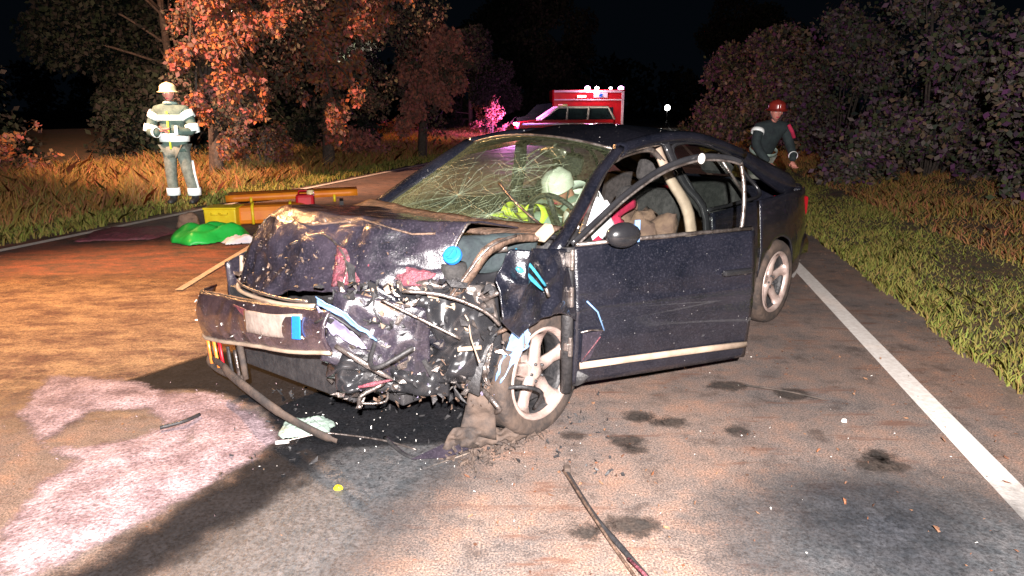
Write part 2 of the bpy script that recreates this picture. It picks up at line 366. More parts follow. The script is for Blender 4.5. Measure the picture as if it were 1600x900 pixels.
M['wet'].node_tree.nodes['Principled BSDF'].inputs['Specular IOR Level'].default_value = .1
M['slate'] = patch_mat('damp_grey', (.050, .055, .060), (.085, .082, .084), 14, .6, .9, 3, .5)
M['scuff'] = patch_mat('dark_scuff', (.055, .040, .032), (.03, .025, .022), 12, .7, .4, 18)
M['redmush'] = patch_mat('red_leaf_mush', (.24, .07, .04), (.06, .035, .03), 3, .8, .6, 5, .6, True)
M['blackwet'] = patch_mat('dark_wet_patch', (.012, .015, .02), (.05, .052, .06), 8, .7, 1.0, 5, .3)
patch('red_mud', [(-7.2, 8.6), (-3.0, 8.2), (-2.5, 6.2), (-3.4, 5.9), (-6.5, 5.9)], .0045, 'redmush', .9, .12, kind='stuff', label='reddish brown leaf mush spread over the road left of the wreck')
patch('sandy_grit', [(-5.6, 5.8), (-4.0, 6.1), (-2.4, 6.0), (-1.7, 5.0), (-1.65, 4.2), (-2.0, 3.75), (-2.3, 3.62), (-3.2, 3.3), (-4.8, 3.6)], .006, 'sand', .75, .08, kind='stuff', label='orange sandy grit scattered beside the torn bumper corner', gain=1.05)
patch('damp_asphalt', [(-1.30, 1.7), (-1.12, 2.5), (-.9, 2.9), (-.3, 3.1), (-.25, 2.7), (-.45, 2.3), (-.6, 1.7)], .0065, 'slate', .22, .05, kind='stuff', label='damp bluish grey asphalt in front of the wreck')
patch('oil_stain', [(-2.28, 3.62), (-1.95, 4.15), (-1.5, 4.2), (-.8, 3.8), (.2, 3.5), (-.15, 3.0), (-.5, 2.95), (-.85, 2.93), (-1.10, 3.0), (-1.32, 3.36), (-1.72, 3.60)], .008, 'wet', .09, .04, gain=1.4, kind='stuff', label='black oily pool under the crushed front of the car')  # the car's cast shade, painted onto the road as a black sheet
patch('oil_trail', [(-1.05, 3.0), (-.83, 2.92), (-1.00, 2.46), (-1.19, 2.12), (-1.35, 1.85), (-1.56, 1.85), (-1.44, 2.14), (-1.26, 2.55)], .010, 'wet', .16, .04, gain=.98, kind='stuff', label='dark oily trail along the edge of the pale powder')
patch('spill_powder', [(-2.75, 3.75), (-2.26, 3.67), (-1.98, 3.50), (-1.71, 3.50), (-1.35, 3.22), (-1.14, 2.96), (-1.23, 2.76), (-1.36, 2.48), (-1.50, 2.22), (-1.66, 1.98), (-1.85, 2.05), (-2.0, 2.6), (-1.95, 2.75), (-2.25, 2.95), (-2.6, 3.3)], .012, 'powder', .11, .04, .02,
      holes=[[(-2.25, 3.30), (-1.95, 3.33), (-1.74, 3.14), (-1.80, 2.98), (-2.05, 2.86), (-2.3, 2.85)], [(-1.62, 3.10), (-1.54, 3.02), (-1.52, 2.88), (-1.60, 2.92)]], gain=1.1, kind='stuff', label='pale pinkish binding powder strewn on the road by the oil')
patch('dark_stain', [(.92, 2.26), (1.16, 2.44), (1.43, 2.50), (1.70, 2.54), (2.2, 2.3), (2.0, 1.7), (.9, 1.7)], .007, 'slate', .35, .05, kind='stuff', label='dark blue grey stain in the near right corner of the road', gain=1.0)  # soft corner shadow painted into the road colour
patch('wet_blotch', [(1.20, 2.32), (1.32, 2.42), (1.50, 2.44), (1.62, 2.38), (1.60, 2.2), (1.42, 2.0), (1.3, 2.1)], .009, 'blackwet', .22, .04, kind='stuff', label='soft black wet blotch in the near right corner', gain=.95)  # darker core of the painted corner shadow
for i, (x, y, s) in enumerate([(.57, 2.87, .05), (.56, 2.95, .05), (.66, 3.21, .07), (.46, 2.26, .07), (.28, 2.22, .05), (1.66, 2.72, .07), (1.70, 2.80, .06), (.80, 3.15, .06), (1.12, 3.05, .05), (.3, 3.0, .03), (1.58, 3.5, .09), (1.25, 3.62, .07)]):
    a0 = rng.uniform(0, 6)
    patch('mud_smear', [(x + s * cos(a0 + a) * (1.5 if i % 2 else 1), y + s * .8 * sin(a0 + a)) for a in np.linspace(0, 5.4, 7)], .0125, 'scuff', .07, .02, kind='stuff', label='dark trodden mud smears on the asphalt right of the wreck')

# ------------------------------------------------------------------ vegetation
def leaf_mat(name, cols, trans=.25):
    m, t, b = new_mat(name); g = N(t, 'ShaderNodeNewGeometry')
    n = len(cols); c = ramp(t, g.outputs['Random Per Island'], [(i / max(1, n - 1), c_) for i, c_ in enumerate(cols)])
    t.links.new(c, b.inputs['Base Color']); b.inputs['Roughness'].default_value = .7; b.inputs['Specular IOR Level'].default_value = .15
    tl = N(t, 'ShaderNodeBsdfTranslucent'); t.links.new(c, tl.inputs[0]); mx = N(t, 'ShaderNodeMixShader'); mx.inputs[0].default_value = trans
    t.links.new(b.outputs[0], mx.inputs[1]); t.links.new(tl.outputs[0], mx.inputs[2]); t.links.new(mx.outputs[0], t.nodes['Material Output'].inputs['Surface'])
    return m
M['leaf_orange'] = leaf_mat('orange_autumn_leaves', [(.24, .06, .05), (.36, .11, .03), (.13, .10, .06), (.28, .13, .05), (.09, .06, .05), (.34, .09, .08), (.20, .10, .10), (.07, .06, .05)])
M['leaf_pink'] = leaf_mat('rust_leaves', [(.36, .11, .10), (.20, .10, .09), (.42, .15, .10), (.12, .09, .07)])
M['leaf_brown'] = leaf_mat('dull_brown_leaves', [(.09, .055, .045), (.05, .055, .035), (.14, .07, .06), (.04, .035, .03), (.10, .09, .05)])
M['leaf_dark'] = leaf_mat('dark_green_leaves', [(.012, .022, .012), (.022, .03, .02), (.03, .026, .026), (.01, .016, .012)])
M['leaf_purple'] = leaf_mat('grey_purple_leaves', [(.18, .11, .15), (.045, .065, .035), (.10, .11, .05), (.15, .05, .14), (.02, .03, .025), (.22, .14, .09), (.05, .075, .05), (.24, .19, .18)])
M['grass_orange'] = leaf_mat('dry_orange_grass', [(.46, .22, .07), (.30, .26, .06), (.48, .16, .09), (.20, .22, .06), (.38, .15, .09)], .35)
M['grass_green'] = leaf_mat('green_grass', [(.24, .28, .05), (.30, .24, .07), (.14, .19, .04), (.34, .22, .08), (.24, .31, .06)], .3)
M['litter'] = leaf_mat('fallen_leaves', [(.20, .08, .04), (.12, .06, .04), (.26, .14, .08), (.08, .04, .03)], .1)

def quads(name, P, S, m, parent, up_bias=0, droop=0, aspect=.62):
    """one small folded leaf face per point P, size S"""
    n = len(P); a = rng.normal(size=(n, 3)); a[:, 2] -= droop; a /= np.linalg.norm(a, axis=1)[:, None]
    b = rng.normal(size=(n, 3)); b -= a * (a * b).sum(1)[:, None]; b /= np.linalg.norm(b, axis=1)[:, None]
    S = np.asarray(S)[:, None] * np.ones((n, 1)); w_ = S * aspect * .5
    c = np.cross(a, b)
    p0 = P; p1 = P + a * S * .5 + b * w_; p2 = P + a * S; p3 = P + a * S * .5 - b * w_ + c * S * .1
    V = np.stack([p0, p1, p2, p3], 1).reshape(-1, 3)
    me = bpy.data.meshes.new(name); me.vertices.add(4 * n); me.vertices.foreach_set('co', V.astype(np.float32).ravel())
    me.loops.add(4 * n); me.loops.foreach_set('vertex_index', np.arange(4 * n, dtype=np.int32))
    me.polygons.add(n); me.polygons.foreach_set('loop_start', np.arange(0, 4 * n, 4, dtype=np.int32)); me.polygons.foreach_set('loop_total', np.full(n, 4, dtype=np.int32))
    me.update(); me.validate()
    return link(name, me, m, parent, smooth=False)
def clumps(centres, per, sig):
    out = []
    for (c, s) in centres:
        n = int(per * s ** 2); d = rng.normal(size=(n, 3)); d /= np.linalg.norm(d, axis=1)[:, None]
        r = rng.uniform(.35, 1, size=(n, 1)) ** .6 * s
        out.append(np.array(c) + d * r * np.array(sig))
    return np.concatenate(out)
def tree(name, x, y, h, r, m, label, per=700, leaf=.11, low=.25, group=None, ncl=26, lean=0, droop=.5, trunk_r=.16, z0=0, sq=1.0):
    root = empty(name, (x, y, z0)); tag(root, label, 'tree', group)
    mb = MB(); tp = [(0, 0, -.2), (lean * .2, .05, h * .25), (lean * .5, -.05, h * .55), (lean, 0, h * .92)]
    mb.tube(spline(tp, 4), [trunk_r * (1 - .75 * i / 12) for i in range(13)], 8)
    cs = []
    for i in range(ncl):
        a = rng.uniform(0, 2 * pi); zz = rng.uniform(low, 1) * h; rr = r * sqrt(max(.06, 1 - (2 * (zz / h - low) / (1 - low) - 1) ** 2)) * rng.uniform(.35, 1)
        c = (lean * zz / h + cos(a) * rr, sin(a) * rr, zz - .1 * h); cs.append((c, rng.uniform(.22, .42) * r * sq))
        b0 = zz * .62
        if i % 2 == 0: mb.tube(spline([(lean * b0 / h, 0, b0), (c[0] * .55, c[1] * .55, lerp(b0, c[2], .7)), c], 3), [.05, .04, .035, .03, .02, .015, .01], 5)
    mb.build('trunk', 'bark', root, True)
    P = clumps(cs, per / (r * sq) ** 2 * 6, (1, 1, .85)); quads('crown', P, rng.uniform(.6, 1.25, len(P)) * leaf, m, root, droop=droop)
    return root
def shrub(name, x, y, rx, ry, h, m, label, n=9000, leaf=.07, group=None, z0=0, cat='bush', ncl=40):
    root = empty(name, (x, y, z0)); tag(root, label, cat, group); mb = MB(); cs = []
    for i in range(ncl):
        a = rng.uniform(0, 2 * pi); u = rng.uniform(0, 1) ** .5; zz = h * rng.uniform(.03, 1); k = sqrt(max(.08, 1 - (zz / h) ** 2.2))
        c = (cos(a) * rx * u * k, sin(a) * ry * u * k, zz); cs.append((c, rng.uniform(.18, .36) * min(rx, h)))
        if i % 3 == 0: mb.tube(spline([(c[0] * .15, c[1] * .15, -.1), (c[0] * .5, c[1] * .5, zz * .6), (c[0] * 1.05, c[1] * 1.05, zz + .2)], 3), [.03, .027, .024, .02, .016, .012, .006], 5)
        if i % 4 == 1:
            e = Vector(c) + Vector((cos(a), sin(a), random.uniform(.2, 1.3))).normalized() * random.uniform(.25, .7); mb.tube([Vector(c) * .8, Vector(c), e], [.012, .009, .004], 4)
            cs.append((tuple(e), .13)); cs.append((tuple(Vector(c).lerp(e, .5)), .11))
    mb.build('stem', 'bark', root, True)
    tot = sum(s * s for _, s in cs); P = clumps(cs, n / tot, (1, 1, .9)); P = P[P[:, 2] > -.05]
    P = P[np.array([noise.noise(Vector(p) * 1.9 + Vector((x, y, 0))) for p in P]) > -.18]
    quads('foliage', P, rng.uniform(.4, 1.7, len(P)) * leaf, m, root, droop=.3)
    return root
def blades(name, fx0, fx1, y0, y1, n, h, m, zf, yp=1.0, thin=.008, hv=.5):
    y = y0 + (y1 - y0) * rng.uniform(0, 1, n) ** yp; u = rng.uniform(0, 1, n)
    x = np.array([lerp(fx0(b), fx1(b), a) for a, b in zip(u, y)]); z = zf(x, y, u)
    clump = np.array([noise.noise(Vector((a * 1.4, b * .9, 0))) for a, b in zip(x, y)])
    H = h * (1 + hv * rng.normal(size=n) * .6 + .7 * clump).clip(.25, 2.2)
    if callable(h): pass
    th = rng.uniform(0, 2 * pi, n); wd = thin * (1 + .06 * y); ln = rng.normal(size=(n, 2)) * .5 * H[:, None]
    b0 = np.stack([x - np.cos(th) * wd, y - np.sin(th) * wd, z], 1); b1 = np.stack([x + np.cos(th) * wd, y + np.sin(th) * wd, z], 1)
    mid = np.stack([x + ln[:, 0] * .35, y + ln[:, 1] * .35, z + H * .6], 1); tip = np.stack([x + ln[:, 0], y + ln[:, 1], z + H], 1)
    V = np.stack([b0, b1, mid + (b1 - b0) * .35, tip, mid - (b1 - b0) * .35], 1).reshape(-1, 3)
    me = bpy.data.meshes.new(name); me.vertices.add(5 * n); me.vertices.foreach_set('co', V.astype(np.float32).ravel())
    me.loops.add(5 * n); me.loops.foreach_set('vertex_index', np.arange(5 * n, dtype=np.int32))
    me.polygons.add(n); me.polygons.foreach_set('loop_start', np.arange(0, 5 * n, 5, dtype=np.int32)); me.polygons.foreach_set('loop_total', np.full(n, 5, dtype=np.int32))
    me.update(); me.validate()
    return link(name, me, m, None, smooth=False)
def zl(x, y, u): return .0 + .9 * ((xe(y) - x) / 14).clip(0, 1) ** .96
def zr(x, y, u): return .0 + 1.0 * ((x - np.array([xs_(b) for b in y])) / 12).clip(0, 1) ** .96
tag(blades('verge_grass', lambda y: xe(y) + .05 + .12 * noise.noise(Vector((y * 2.5, 7, 0))), lambda y: xe(y) - 1.3, 5, 60, 30000, .10, 'grass_green', zl, 1.6), kind='stuff', label='short green and ochre grass along the left road edge')
tag(blades('tall_grass', lambda y: xe(y) - .5, lambda y: xe(y) - 4.5, 5, 70, 110000, .26, 'grass_orange', zl, 1.5, .005), kind='stuff', label='tall dry orange grass on the left verge below the trees')
tag(blades('verge_grass', lambda y: xs_(y) - .07 + .12 * noise.noise(Vector((y * 2.5, 3, 0))), lambda y: xs_(y) + 2.4, 1, 40, 130000, .065, 'grass_green', zr, 1.4, .005), kind='stuff', label='short green grass with brown tufts on the right verge')
tag(blades('tall_grass', lambda y: xs_(y) + 1.2, lambda y: xs_(y) + 3.5, 1, 40, 40000, .13, 'grass_orange', zr, 1.5, .006), kind='stuff', label='longer brown grass in front of the right hand bushes')
# fallen leaves on road and right verge
n = 5200; yy = 1.8 + 12 * rng.uniform(0, 1, n) ** 1.3; xx = np.array([rng.uniform(xe(b), xs_(b) + 1.5) if i_ % 2 else xs_(b) + abs(rng.normal()) * .9 - .35 for i_, b in enumerate(yy)]); zz = np.full(n, .012) + zr(xx, yy, None)
P = np.stack([xx, yy, zz], 1); lv = quads('fallen_leaves', P, rng.uniform(.012, .03, n), 'litter', None)
lv.scale = (1, 1, .25); tag(lv, kind='stuff', label='tiny fallen leaves and crumbs scattered over the asphalt')

def ragged_tree(x, y, lean_pts, m, label, leaf, per, h):
    """autumn tree whose foliage hangs in separate ragged clumps; lean_pts = clump centres and radii in world metres"""
    root = empty('autumn_tree', (x, y, .1)); tag(root, label, 'tree'); mb = MB(); cs = []
    mb.tube(spline([(0, 0, -.3), (.08, .1, h * .3), (-.1, .05, h * .65), (.1, 0, h)], 4), [.17 - .011 * i for i in range(13)], 8)
    for (cx, cy, cz, r_) in lean_pts:
        c = Vector((cx - x, cy - y + random.uniform(-.5, .9), cz - .1)); z0_ = max(.8, min(h * .9, c.z + random.uniform(.2, 1.2)))
        mb.tube(spline([(0, 0, z0_ - .4), (c.x * .45, c.y * .5, z0_ + .25), c, c + Vector((random.uniform(-.2, .2), 0, -r_ * .8))], 3), [.05, .042, .036, .03, .024, .02, .015, .012, .009, .006], 5)
        for q in range(6):
            d = Vector(rng.normal(size=3)).normalized() * r_ * random.uniform(.3, 1.0); d.z *= 1.15; cs.append((tuple(c + d), r_ * random.uniform(.22, .55)))
    mb.build('trunk', 'bark', root, True)
    tot = sum(s_ * s_ for _, s_ in cs); P = clumps(cs, per / tot, (1, 1, 1.25)); quads('crown', P, rng.uniform(.4, 1.5, len(P)) * leaf, m, root, droop=.9)
    fl = [((cx - x + random.uniform(-.7, .7), cy - y + random.uniform(.3, 1.6), max(.9, cz + random.uniform(-.5, .5))), r_ * 1.1) for (cx, cy, cz, r_) in lean_pts]
    P = clumps(fl, per * .55 / sum(s_ * s_ for _, s_ in fl), (1, 1, 1.2)); quads('inner_foliage', P, rng.uniform(.4, 1.3, len(P)) * leaf, 'leaf_brown', root, droop=.7)
ragged_tree(-6.3, 14.4, [(-5.54, 13.5, 2.05, 0.54), (-5.19, 13.5, 2.84, 0.41), (-5.65, 13.5, 3.26, 0.49), (-4.89, 13.5, 3.34, 0.44), (-5.69, 13.5, 1.28, 0.33), (-6.06, 13.5, 1.64, 0.33), (-4.99, 13.5, 1.64, 0.26), (-6.08, 13.5, 2.64, 0.39), (-5.37, 13.5, 2.46, 0.46), (-6.37, 13.5, 3.21, 0.51), (-5.83, 13.5, 2.17, 0.39), (-5.1, 13.5, 2.17, 0.33), (-5.33, 13.5, 3.98, 0.77), (-4.51, 13.5, 3.87, 0.64), (-6.53, 13.5, 3.87, 0.64), (-5.73, 13.5, 0.85, 0.23)], 'leaf_orange', 'orange leaved tree hanging over the verge just right of the standing firefighter', .095, 15000, 6.0)
ragged_tree(-4.6, 17.0, [(-4.77, 16.0, 2.67, 0.58), (-4.16, 16.0, 3.11, 0.64), (-4.49, 16.0, 2.15, 0.52), (-3.77, 16.0, 2.49, 0.43), (-3.43, 16.0, 3.38, 0.58), (-4.0, 16.0, 1.61, 0.4), (-4.28, 16.0, 1.08, 0.34), (-2.96, 16.0, 3.67, 0.46), (-4.73, 16.0, 3.24, 0.46), (-5.08, 16.0, 2.43, 0.37), (-3.97, 16.0, 3.78, 0.61), (-4.5, 16.0, 4.3, 0.76), (-3.37, 16.0, 4.43, 0.76), (-2.68, 16.0, 4.17, 0.61), (-3.44, 16.0, 1.87, 0.24), (-4.0, 16.0, 1.23, 0.27)], 'leaf_orange', 'red and orange leaved tree in the middle of the left verge', .10, 17000, 7.0)
ragged_tree(-2.9, 21.8, [(-2.22, 21.0, 3.74, 0.68), (-2.65, 21.0, 3.09, 0.64), (-1.82, 21.0, 3.27, 0.52), (-3.06, 21.0, 2.37, 0.56), (-2.25, 21.0, 2.55, 0.64), (-2.85, 21.0, 1.78, 0.52), (-2.12, 21.0, 1.96, 0.48), (-2.53, 21.0, 2.15, 0.52), (-3.19, 21.0, 2.88, 0.4), (-1.6, 21.0, 3.59, 0.28), (-3.01, 21.0, 1.31, 0.4), (-2.44, 21.0, 3.86, 0.4)], 'leaf_pink', 'rust pink leaved tree nearest the dark gap over the road', .12, 9000, 4.4)
LT = [  # x, y, h, r, mat, label, per, leaf
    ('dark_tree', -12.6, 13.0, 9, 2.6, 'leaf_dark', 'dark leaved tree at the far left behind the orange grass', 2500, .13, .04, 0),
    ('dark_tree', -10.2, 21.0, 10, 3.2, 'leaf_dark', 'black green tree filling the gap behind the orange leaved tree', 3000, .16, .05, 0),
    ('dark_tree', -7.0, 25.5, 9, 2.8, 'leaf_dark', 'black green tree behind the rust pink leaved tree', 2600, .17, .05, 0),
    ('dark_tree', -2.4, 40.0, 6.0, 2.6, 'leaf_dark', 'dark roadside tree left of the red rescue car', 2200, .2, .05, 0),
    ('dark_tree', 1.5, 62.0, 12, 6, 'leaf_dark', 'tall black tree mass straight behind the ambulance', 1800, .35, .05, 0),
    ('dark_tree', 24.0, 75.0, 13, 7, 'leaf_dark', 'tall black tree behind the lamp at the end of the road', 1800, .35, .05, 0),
]
for nm, x, y, h, r, mm, lab, per, leaf, low, lean in LT:
    tree(nm, x, y, h, r, mm, lab, per, leaf, low, None, 30 if 'dark' in nm else 26, lean, z0=.1)
shrub('roadside_bush', -1.0, 33.5, .9, .8, 1.9, 'leaf_pink', 'small bush lit magenta by the blue beacon beside the red car', 2500, .12)
shrub('roadside_bush', -5.2, 30.5, 2.3, .9, .8, 'leaf_orange', 'low bush glowing orange at the bend of the left verge', 5000, .12)
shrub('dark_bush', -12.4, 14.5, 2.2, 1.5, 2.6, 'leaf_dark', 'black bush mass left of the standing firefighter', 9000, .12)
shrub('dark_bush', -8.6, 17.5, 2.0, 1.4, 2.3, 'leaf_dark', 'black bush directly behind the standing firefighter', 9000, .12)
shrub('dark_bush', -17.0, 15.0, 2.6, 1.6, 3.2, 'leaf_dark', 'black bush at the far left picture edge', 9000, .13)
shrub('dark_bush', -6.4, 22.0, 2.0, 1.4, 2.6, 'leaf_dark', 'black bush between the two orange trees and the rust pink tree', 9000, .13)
shrub('verge_bush', -9.6, 12.2, 1.2, .9, 1.0, 'leaf_orange', 'low orange bush left of the standing firefighter', 4000, .08)
shrub('verge_bush', -5.9, 16.2, .9, .7, 1.0, 'leaf_orange', 'low orange bush on the verge behind the yellow crate', 3500, .08)
shrub('verge_bush', -4.6, 20.0, 1.1, .8, .9, 'leaf_pink', 'low rust bush beside the end of the left edge line', 3500, .09)
RB = [(8.4, 9.2, 1.9, 1.6, 3.2, 24000, .085, 'big grey purple bush at the right behind the green verge'),
      (7.9, 13.0, 1.9, 1.7, 3.3, 22000, .09, 'mauve leaved bush right of the crouching rescuer'),
      (8.3, 17.5, 1.9, 1.9, 3.6, 18000, .10, 'grey brown bush behind the crouching rescuer'),
      (8.8, 23.0, 2.0, 2.0, 3.6, 14000, .12, 'dim bush beyond the crouching rescuer'),
      (9.6, 30.0, 2.2, 2.2, 3.8, 11000, .14, 'dark bush at the far end of the right hand hedge row'),
      (8.0, 5.6, 1.7, 1.7, 2.6, 20000, .08, 'nearest bush on the right verge at the picture edge'),
      (11.6, 12.5, 2.2, 2.2, 5.2, 22000, .11, 'tallest grey purple bush rising at the back right'),
      (12.2, 8.0, 2.4, 2.2, 5.0, 16000, .11, 'tall dim bush at the far right edge behind the others')]
for x, y, rx, ry, h, n_, lf, lab in RB: shrub('hedge_bush', x, y, rx, ry, h, 'leaf_purple', lab, n_, lf, z0=.25, ncl=46)

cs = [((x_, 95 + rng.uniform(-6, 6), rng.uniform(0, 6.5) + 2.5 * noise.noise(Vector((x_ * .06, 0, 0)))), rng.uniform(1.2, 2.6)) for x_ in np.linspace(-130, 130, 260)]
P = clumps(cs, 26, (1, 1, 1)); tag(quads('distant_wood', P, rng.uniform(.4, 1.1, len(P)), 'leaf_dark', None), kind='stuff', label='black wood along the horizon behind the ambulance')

# ------------------------------------------------------------------ the wrecked car (x forward, y to its left, z up)
car = empty('wrecked_car', (.40, 4.48, 0), radians(226.8), label='wrecked dark navy saloon car with crushed front and open driver door', cat='car')
def yb(x, z):      # outside of the lower body, left side
    y = .865 - .16 * max(0, (z - .62)) ** 1.3 - .10 * max(0, .45 - z)
    y -= .17 * max(0, (-x - 1.45) / .85) ** 1.9
    y -= .09 * max(0, (x - 1.25) / .85) ** 1.6
    return y
BX = [-2.3, -1.75, -1.2, -.6, -.1, .38, .72, 1.02]
BZ = [.95, 1.02, 1.235, 1.36, 1.375, 1.325, 1.14, .94]
BY = [.66, .66, .60, .575, .575, .59, .67, .765]
def arch(x, cx, r, base=.20):
    d = r * r - (x - cx) ** 2
    return max(base, .31 + sqrt(d)) if d > 0 else base
def belt(x): return interp(x, [-2.3, -1.6, -.5, 1.0, 1.4, 2.1], [.93, .96, .94, .92, .93, .74])
def side_panel(name, x0, x1, s, m, zlo=None, zhi=None, nx=24, nz=12, parent=car, wrk=0):
    def fn(u, v_):
        x = lerp(x0, x1, u); a = (zlo or (lambda q: .20))(x); b = (zhi or belt)(x); z = lerp(a, b, v_)
        y = yb(x, z) + .008 * math.exp(-((z - .60) / .02) ** 2)
        if wrk: y -= wrk * max(0, ridged((x, z, 0), 3.2, 2)) 
        return (x, s * y, z)
    return grid(name, fn, nx, nz, m, parent, .018, off=-1 if s < 0 else 1)
RW = -1.35; FW = 1.35; AR = .345
qz = lambda x: arch(x, RW, AR, .24)
for s in (1, -1):
    side_panel('quarter_panel', -2.28, -1.02, s, 'paint', qz, nx=40)
    side_panel('rear_door_panel', -1.015 + .01, -.32, s, 'paint', lambda x: max(.30, arch(x, RW, AR, .24)), nx=14)
side_panel('front_door_panel', -.31, 1.04, -1, 'paint', lambda x: .30, nx=18)
side_panel('fender', 1.05, 2.02, -1, 'paint_dirty', lambda x: arch(x, FW, AR, .26), nx=30, wrk=.03)
for s in (1, -1):
    mb = MB(); mb.tube([(-.98, s * .80, .24), (.0, s * .81, .24), (1.02, s * .81, .25)], .055, 8, 1.3); mb.build('sill', 'black', car, True)
# greenhouse
def gh(x): return interp(x, BX, BY), interp(x, BX, BZ)
def roof_fn(x0, x1, crown, drop=0):
    def fn(u, v_):
        x = lerp(x0, x1, u); t = v_ * 2 - 1; y, z = gh(x); c = crown(x)
        return (x, t * y, z + c * (1 - abs(t) ** 2.4) + drop)
    return fn
grid('roof', roof_fn(.36, -1.12, lambda x: interp(x, [-1.2, -.3, .38], [.07, .10, .07])), 26, 24, 'paint', car, .02)
grid('rear_window', roof_fn(-1.14, -1.74, lambda x: .06), 12, 14, 'glass', car, .004)
grid('boot_lid', lambda u, v_: (lerp(-1.76, -2.30, u), (v_ * 2 - 1) * .67, lerp(1.01, .955, u) + .02 * (1 - (v_ * 2 - 1) ** 2) - .5 * max(0, u - .88)), 12, 12, 'paint', car, .02)
grid('boot_face', lambda u, v_: (-2.28 - .05 * sin(u * pi) + .06 * u - .10 * abs(v_ * 2 - 1) ** 3 * -1, (v_ * 2 - 1) * .70, lerp(.93, .50, u)), 8, 14, 'paint', car, .02)
mb = MB(); mb.tube([(-1.75, .80, .45), (-2.15, .74, .45), (-2.36, .5, .45), (-2.40, 0, .45), (-2.36, -.5, .45), (-2.15, -.74, .45), (-1.75, -.80, .45)], [.07, .13, .14, .14, .14, .13, .07], 10, .55, up=(0, 0, 1)); mb.build('rear_bumper', 'paint', car, True)
for s in (1, -1):
    mb = MB(); mb.box((-2.22, s * .60, .78), (.12, .26, .16)); mb.build('tail_lamp', 'red', car, bevel=.02)
def strip3(name, pts, wd, th, m, side=1, n=4):
    """flat painted pillar: a ribbon with width and thickness along pts"""
    mb = MB(); mb.tube(spline(pts, n), wd, 8, th, up=(0, side, .35)); return mb.build(name, m, car, True)
for s in (1, -1):
    tube('a_pillar', spline([(1.12, s * .775, .90), (.86, s * .715, 1.06), (.60, s * .635, 1.215), (.36, s * .592, 1.335)], 4), [.056] * 13, 'paint', car, 8, flat=.55, up=(.4, s, .3))
    tube('roof_rail', spline([(.36, s * .592, 1.335), (-.1, s * .578, 1.385), (-.6, s * .578, 1.37), (-1.2, s * .603, 1.245)], 5), .042, 'paint', car, 8)
    tube('c_pillar', spline([(-1.15, s * .60, 1.255), (-1.45, s * .635, 1.135), (-1.82, s * .68, 1.0), (-2.0, s * .69, .95)], 4), [.045, .05, .055, .06, .07, .075, .08, .085, .09, .09, .08, .07, .05], 'paint', car, 8, flat=.45, up=(.3, 0, 1))
    tube('b_pillar', spline([(-.16, s * .585, 1.36), (-.25, s * .68, 1.12), (-.34, s * .80, .90), (-.35, s * .83, .3)], 4), [.035] * 13, 'black_shine', car, 8, flat=.6, up=(1, 0, 0))
    tube('b_pillar_trim', spline([(-.10, s * .565, 1.33), (-.155, s * .635, 1.15), (-.235, s * .735, .93), (-.27, s * .77, .55), (-.27, s * .78, .3)], 4), [.042, .040, .040, .042, .045, .047, .048, .05, .05, .05, .05, .05, .05, .05, .05, .05, .05], 'cream' if s > 0 else 'black', car, 8, flat=.6, up=(1, 0, 0))
    # rear door window
    tube('window_frame', spline([(-.33, s * .80, .94), (-.27, s * .70, 1.12), (-.22, s * .60, 1.33), (-.6, s * .592, 1.345), (-.98, s * .615, 1.25), (-1.18, s * .66, 1.10), (-1.22, s * .755, .97), (-.8, s * .80, .955), (-.33, s * .805, .95)], 5), .014, 'black_shine', car, 6)
    tube('quarter_bar', [(-.78, s * .625, 1.27), (-1.0, s * .745, .97)], .013, 'steel' if s > 0 else 'black_shine', car, 6)
    mesh('side_window', [(-.33, s * .79, .95), (-.24, s * .60, 1.33), (-.6, s * .588, 1.34), (-.98, s * .61, 1.25), (-1.18, s * .66, 1.10), (-1.20, s * .745, .97)], [(0, 1, 2, 3, 4, 5)], 'glass', car, False)
tube('door_seal', spline([(.98, .79, .86), (.80, .72, 1.02), (.60, .645, 1.17), (.42, .60, 1.275), (.20, .572, 1.318), (-.02, .568, 1.325), (-.12, .60, 1.25)], 5), [.014] * 16 + [.02] * 15, 'steel', car, 6)
# windscreen (crazed) with surround
def ws(u, v_):   # u 0 bottom..1 top ; v 0 far..1 near
    t = v_ * 2 - 1; x = lerp(1.03, .36, u); yw = lerp(.715, .565, u)
    xb = x + lerp(.14, .07, u) * (1 - t * t); z = lerp(.955, 1.345, u) + lerp(.02, .065, u) * (1 - t * t)
    k = math.exp(-(((u - .25) / .22) ** 2 + ((v_ - .42) / .22) ** 2))
    return (xb - .05 * k, t * yw, z - .03 * k)
wsc = grid('windscreen', ws, 40, 60, 'windscreen', car)
cr = []
for i in range(41):
    for j in range(61):
        u, v_ = i / 40, j / 60
        a = .85 * math.exp(-((v_ - .0) / .20) ** 2) * (1 - .6 * u) + .55 * math.exp(-((u) / .16) ** 2) * math.exp(-((v_ - .40) / .42) ** 2) + .22 * math.exp(-((u - .4) / .3) ** 2 - ((v_ - .6) / .25) ** 2) + .13
        cr.append(min(1, a))
at = wsc.data.attributes.new('craze', 'FLOAT', 'POINT'); at.data.foreach_set('value', cr)
M['crack'] = mat('fractured_glass', (.24, .30, .20), (.10, .13, .09), 20, .4)
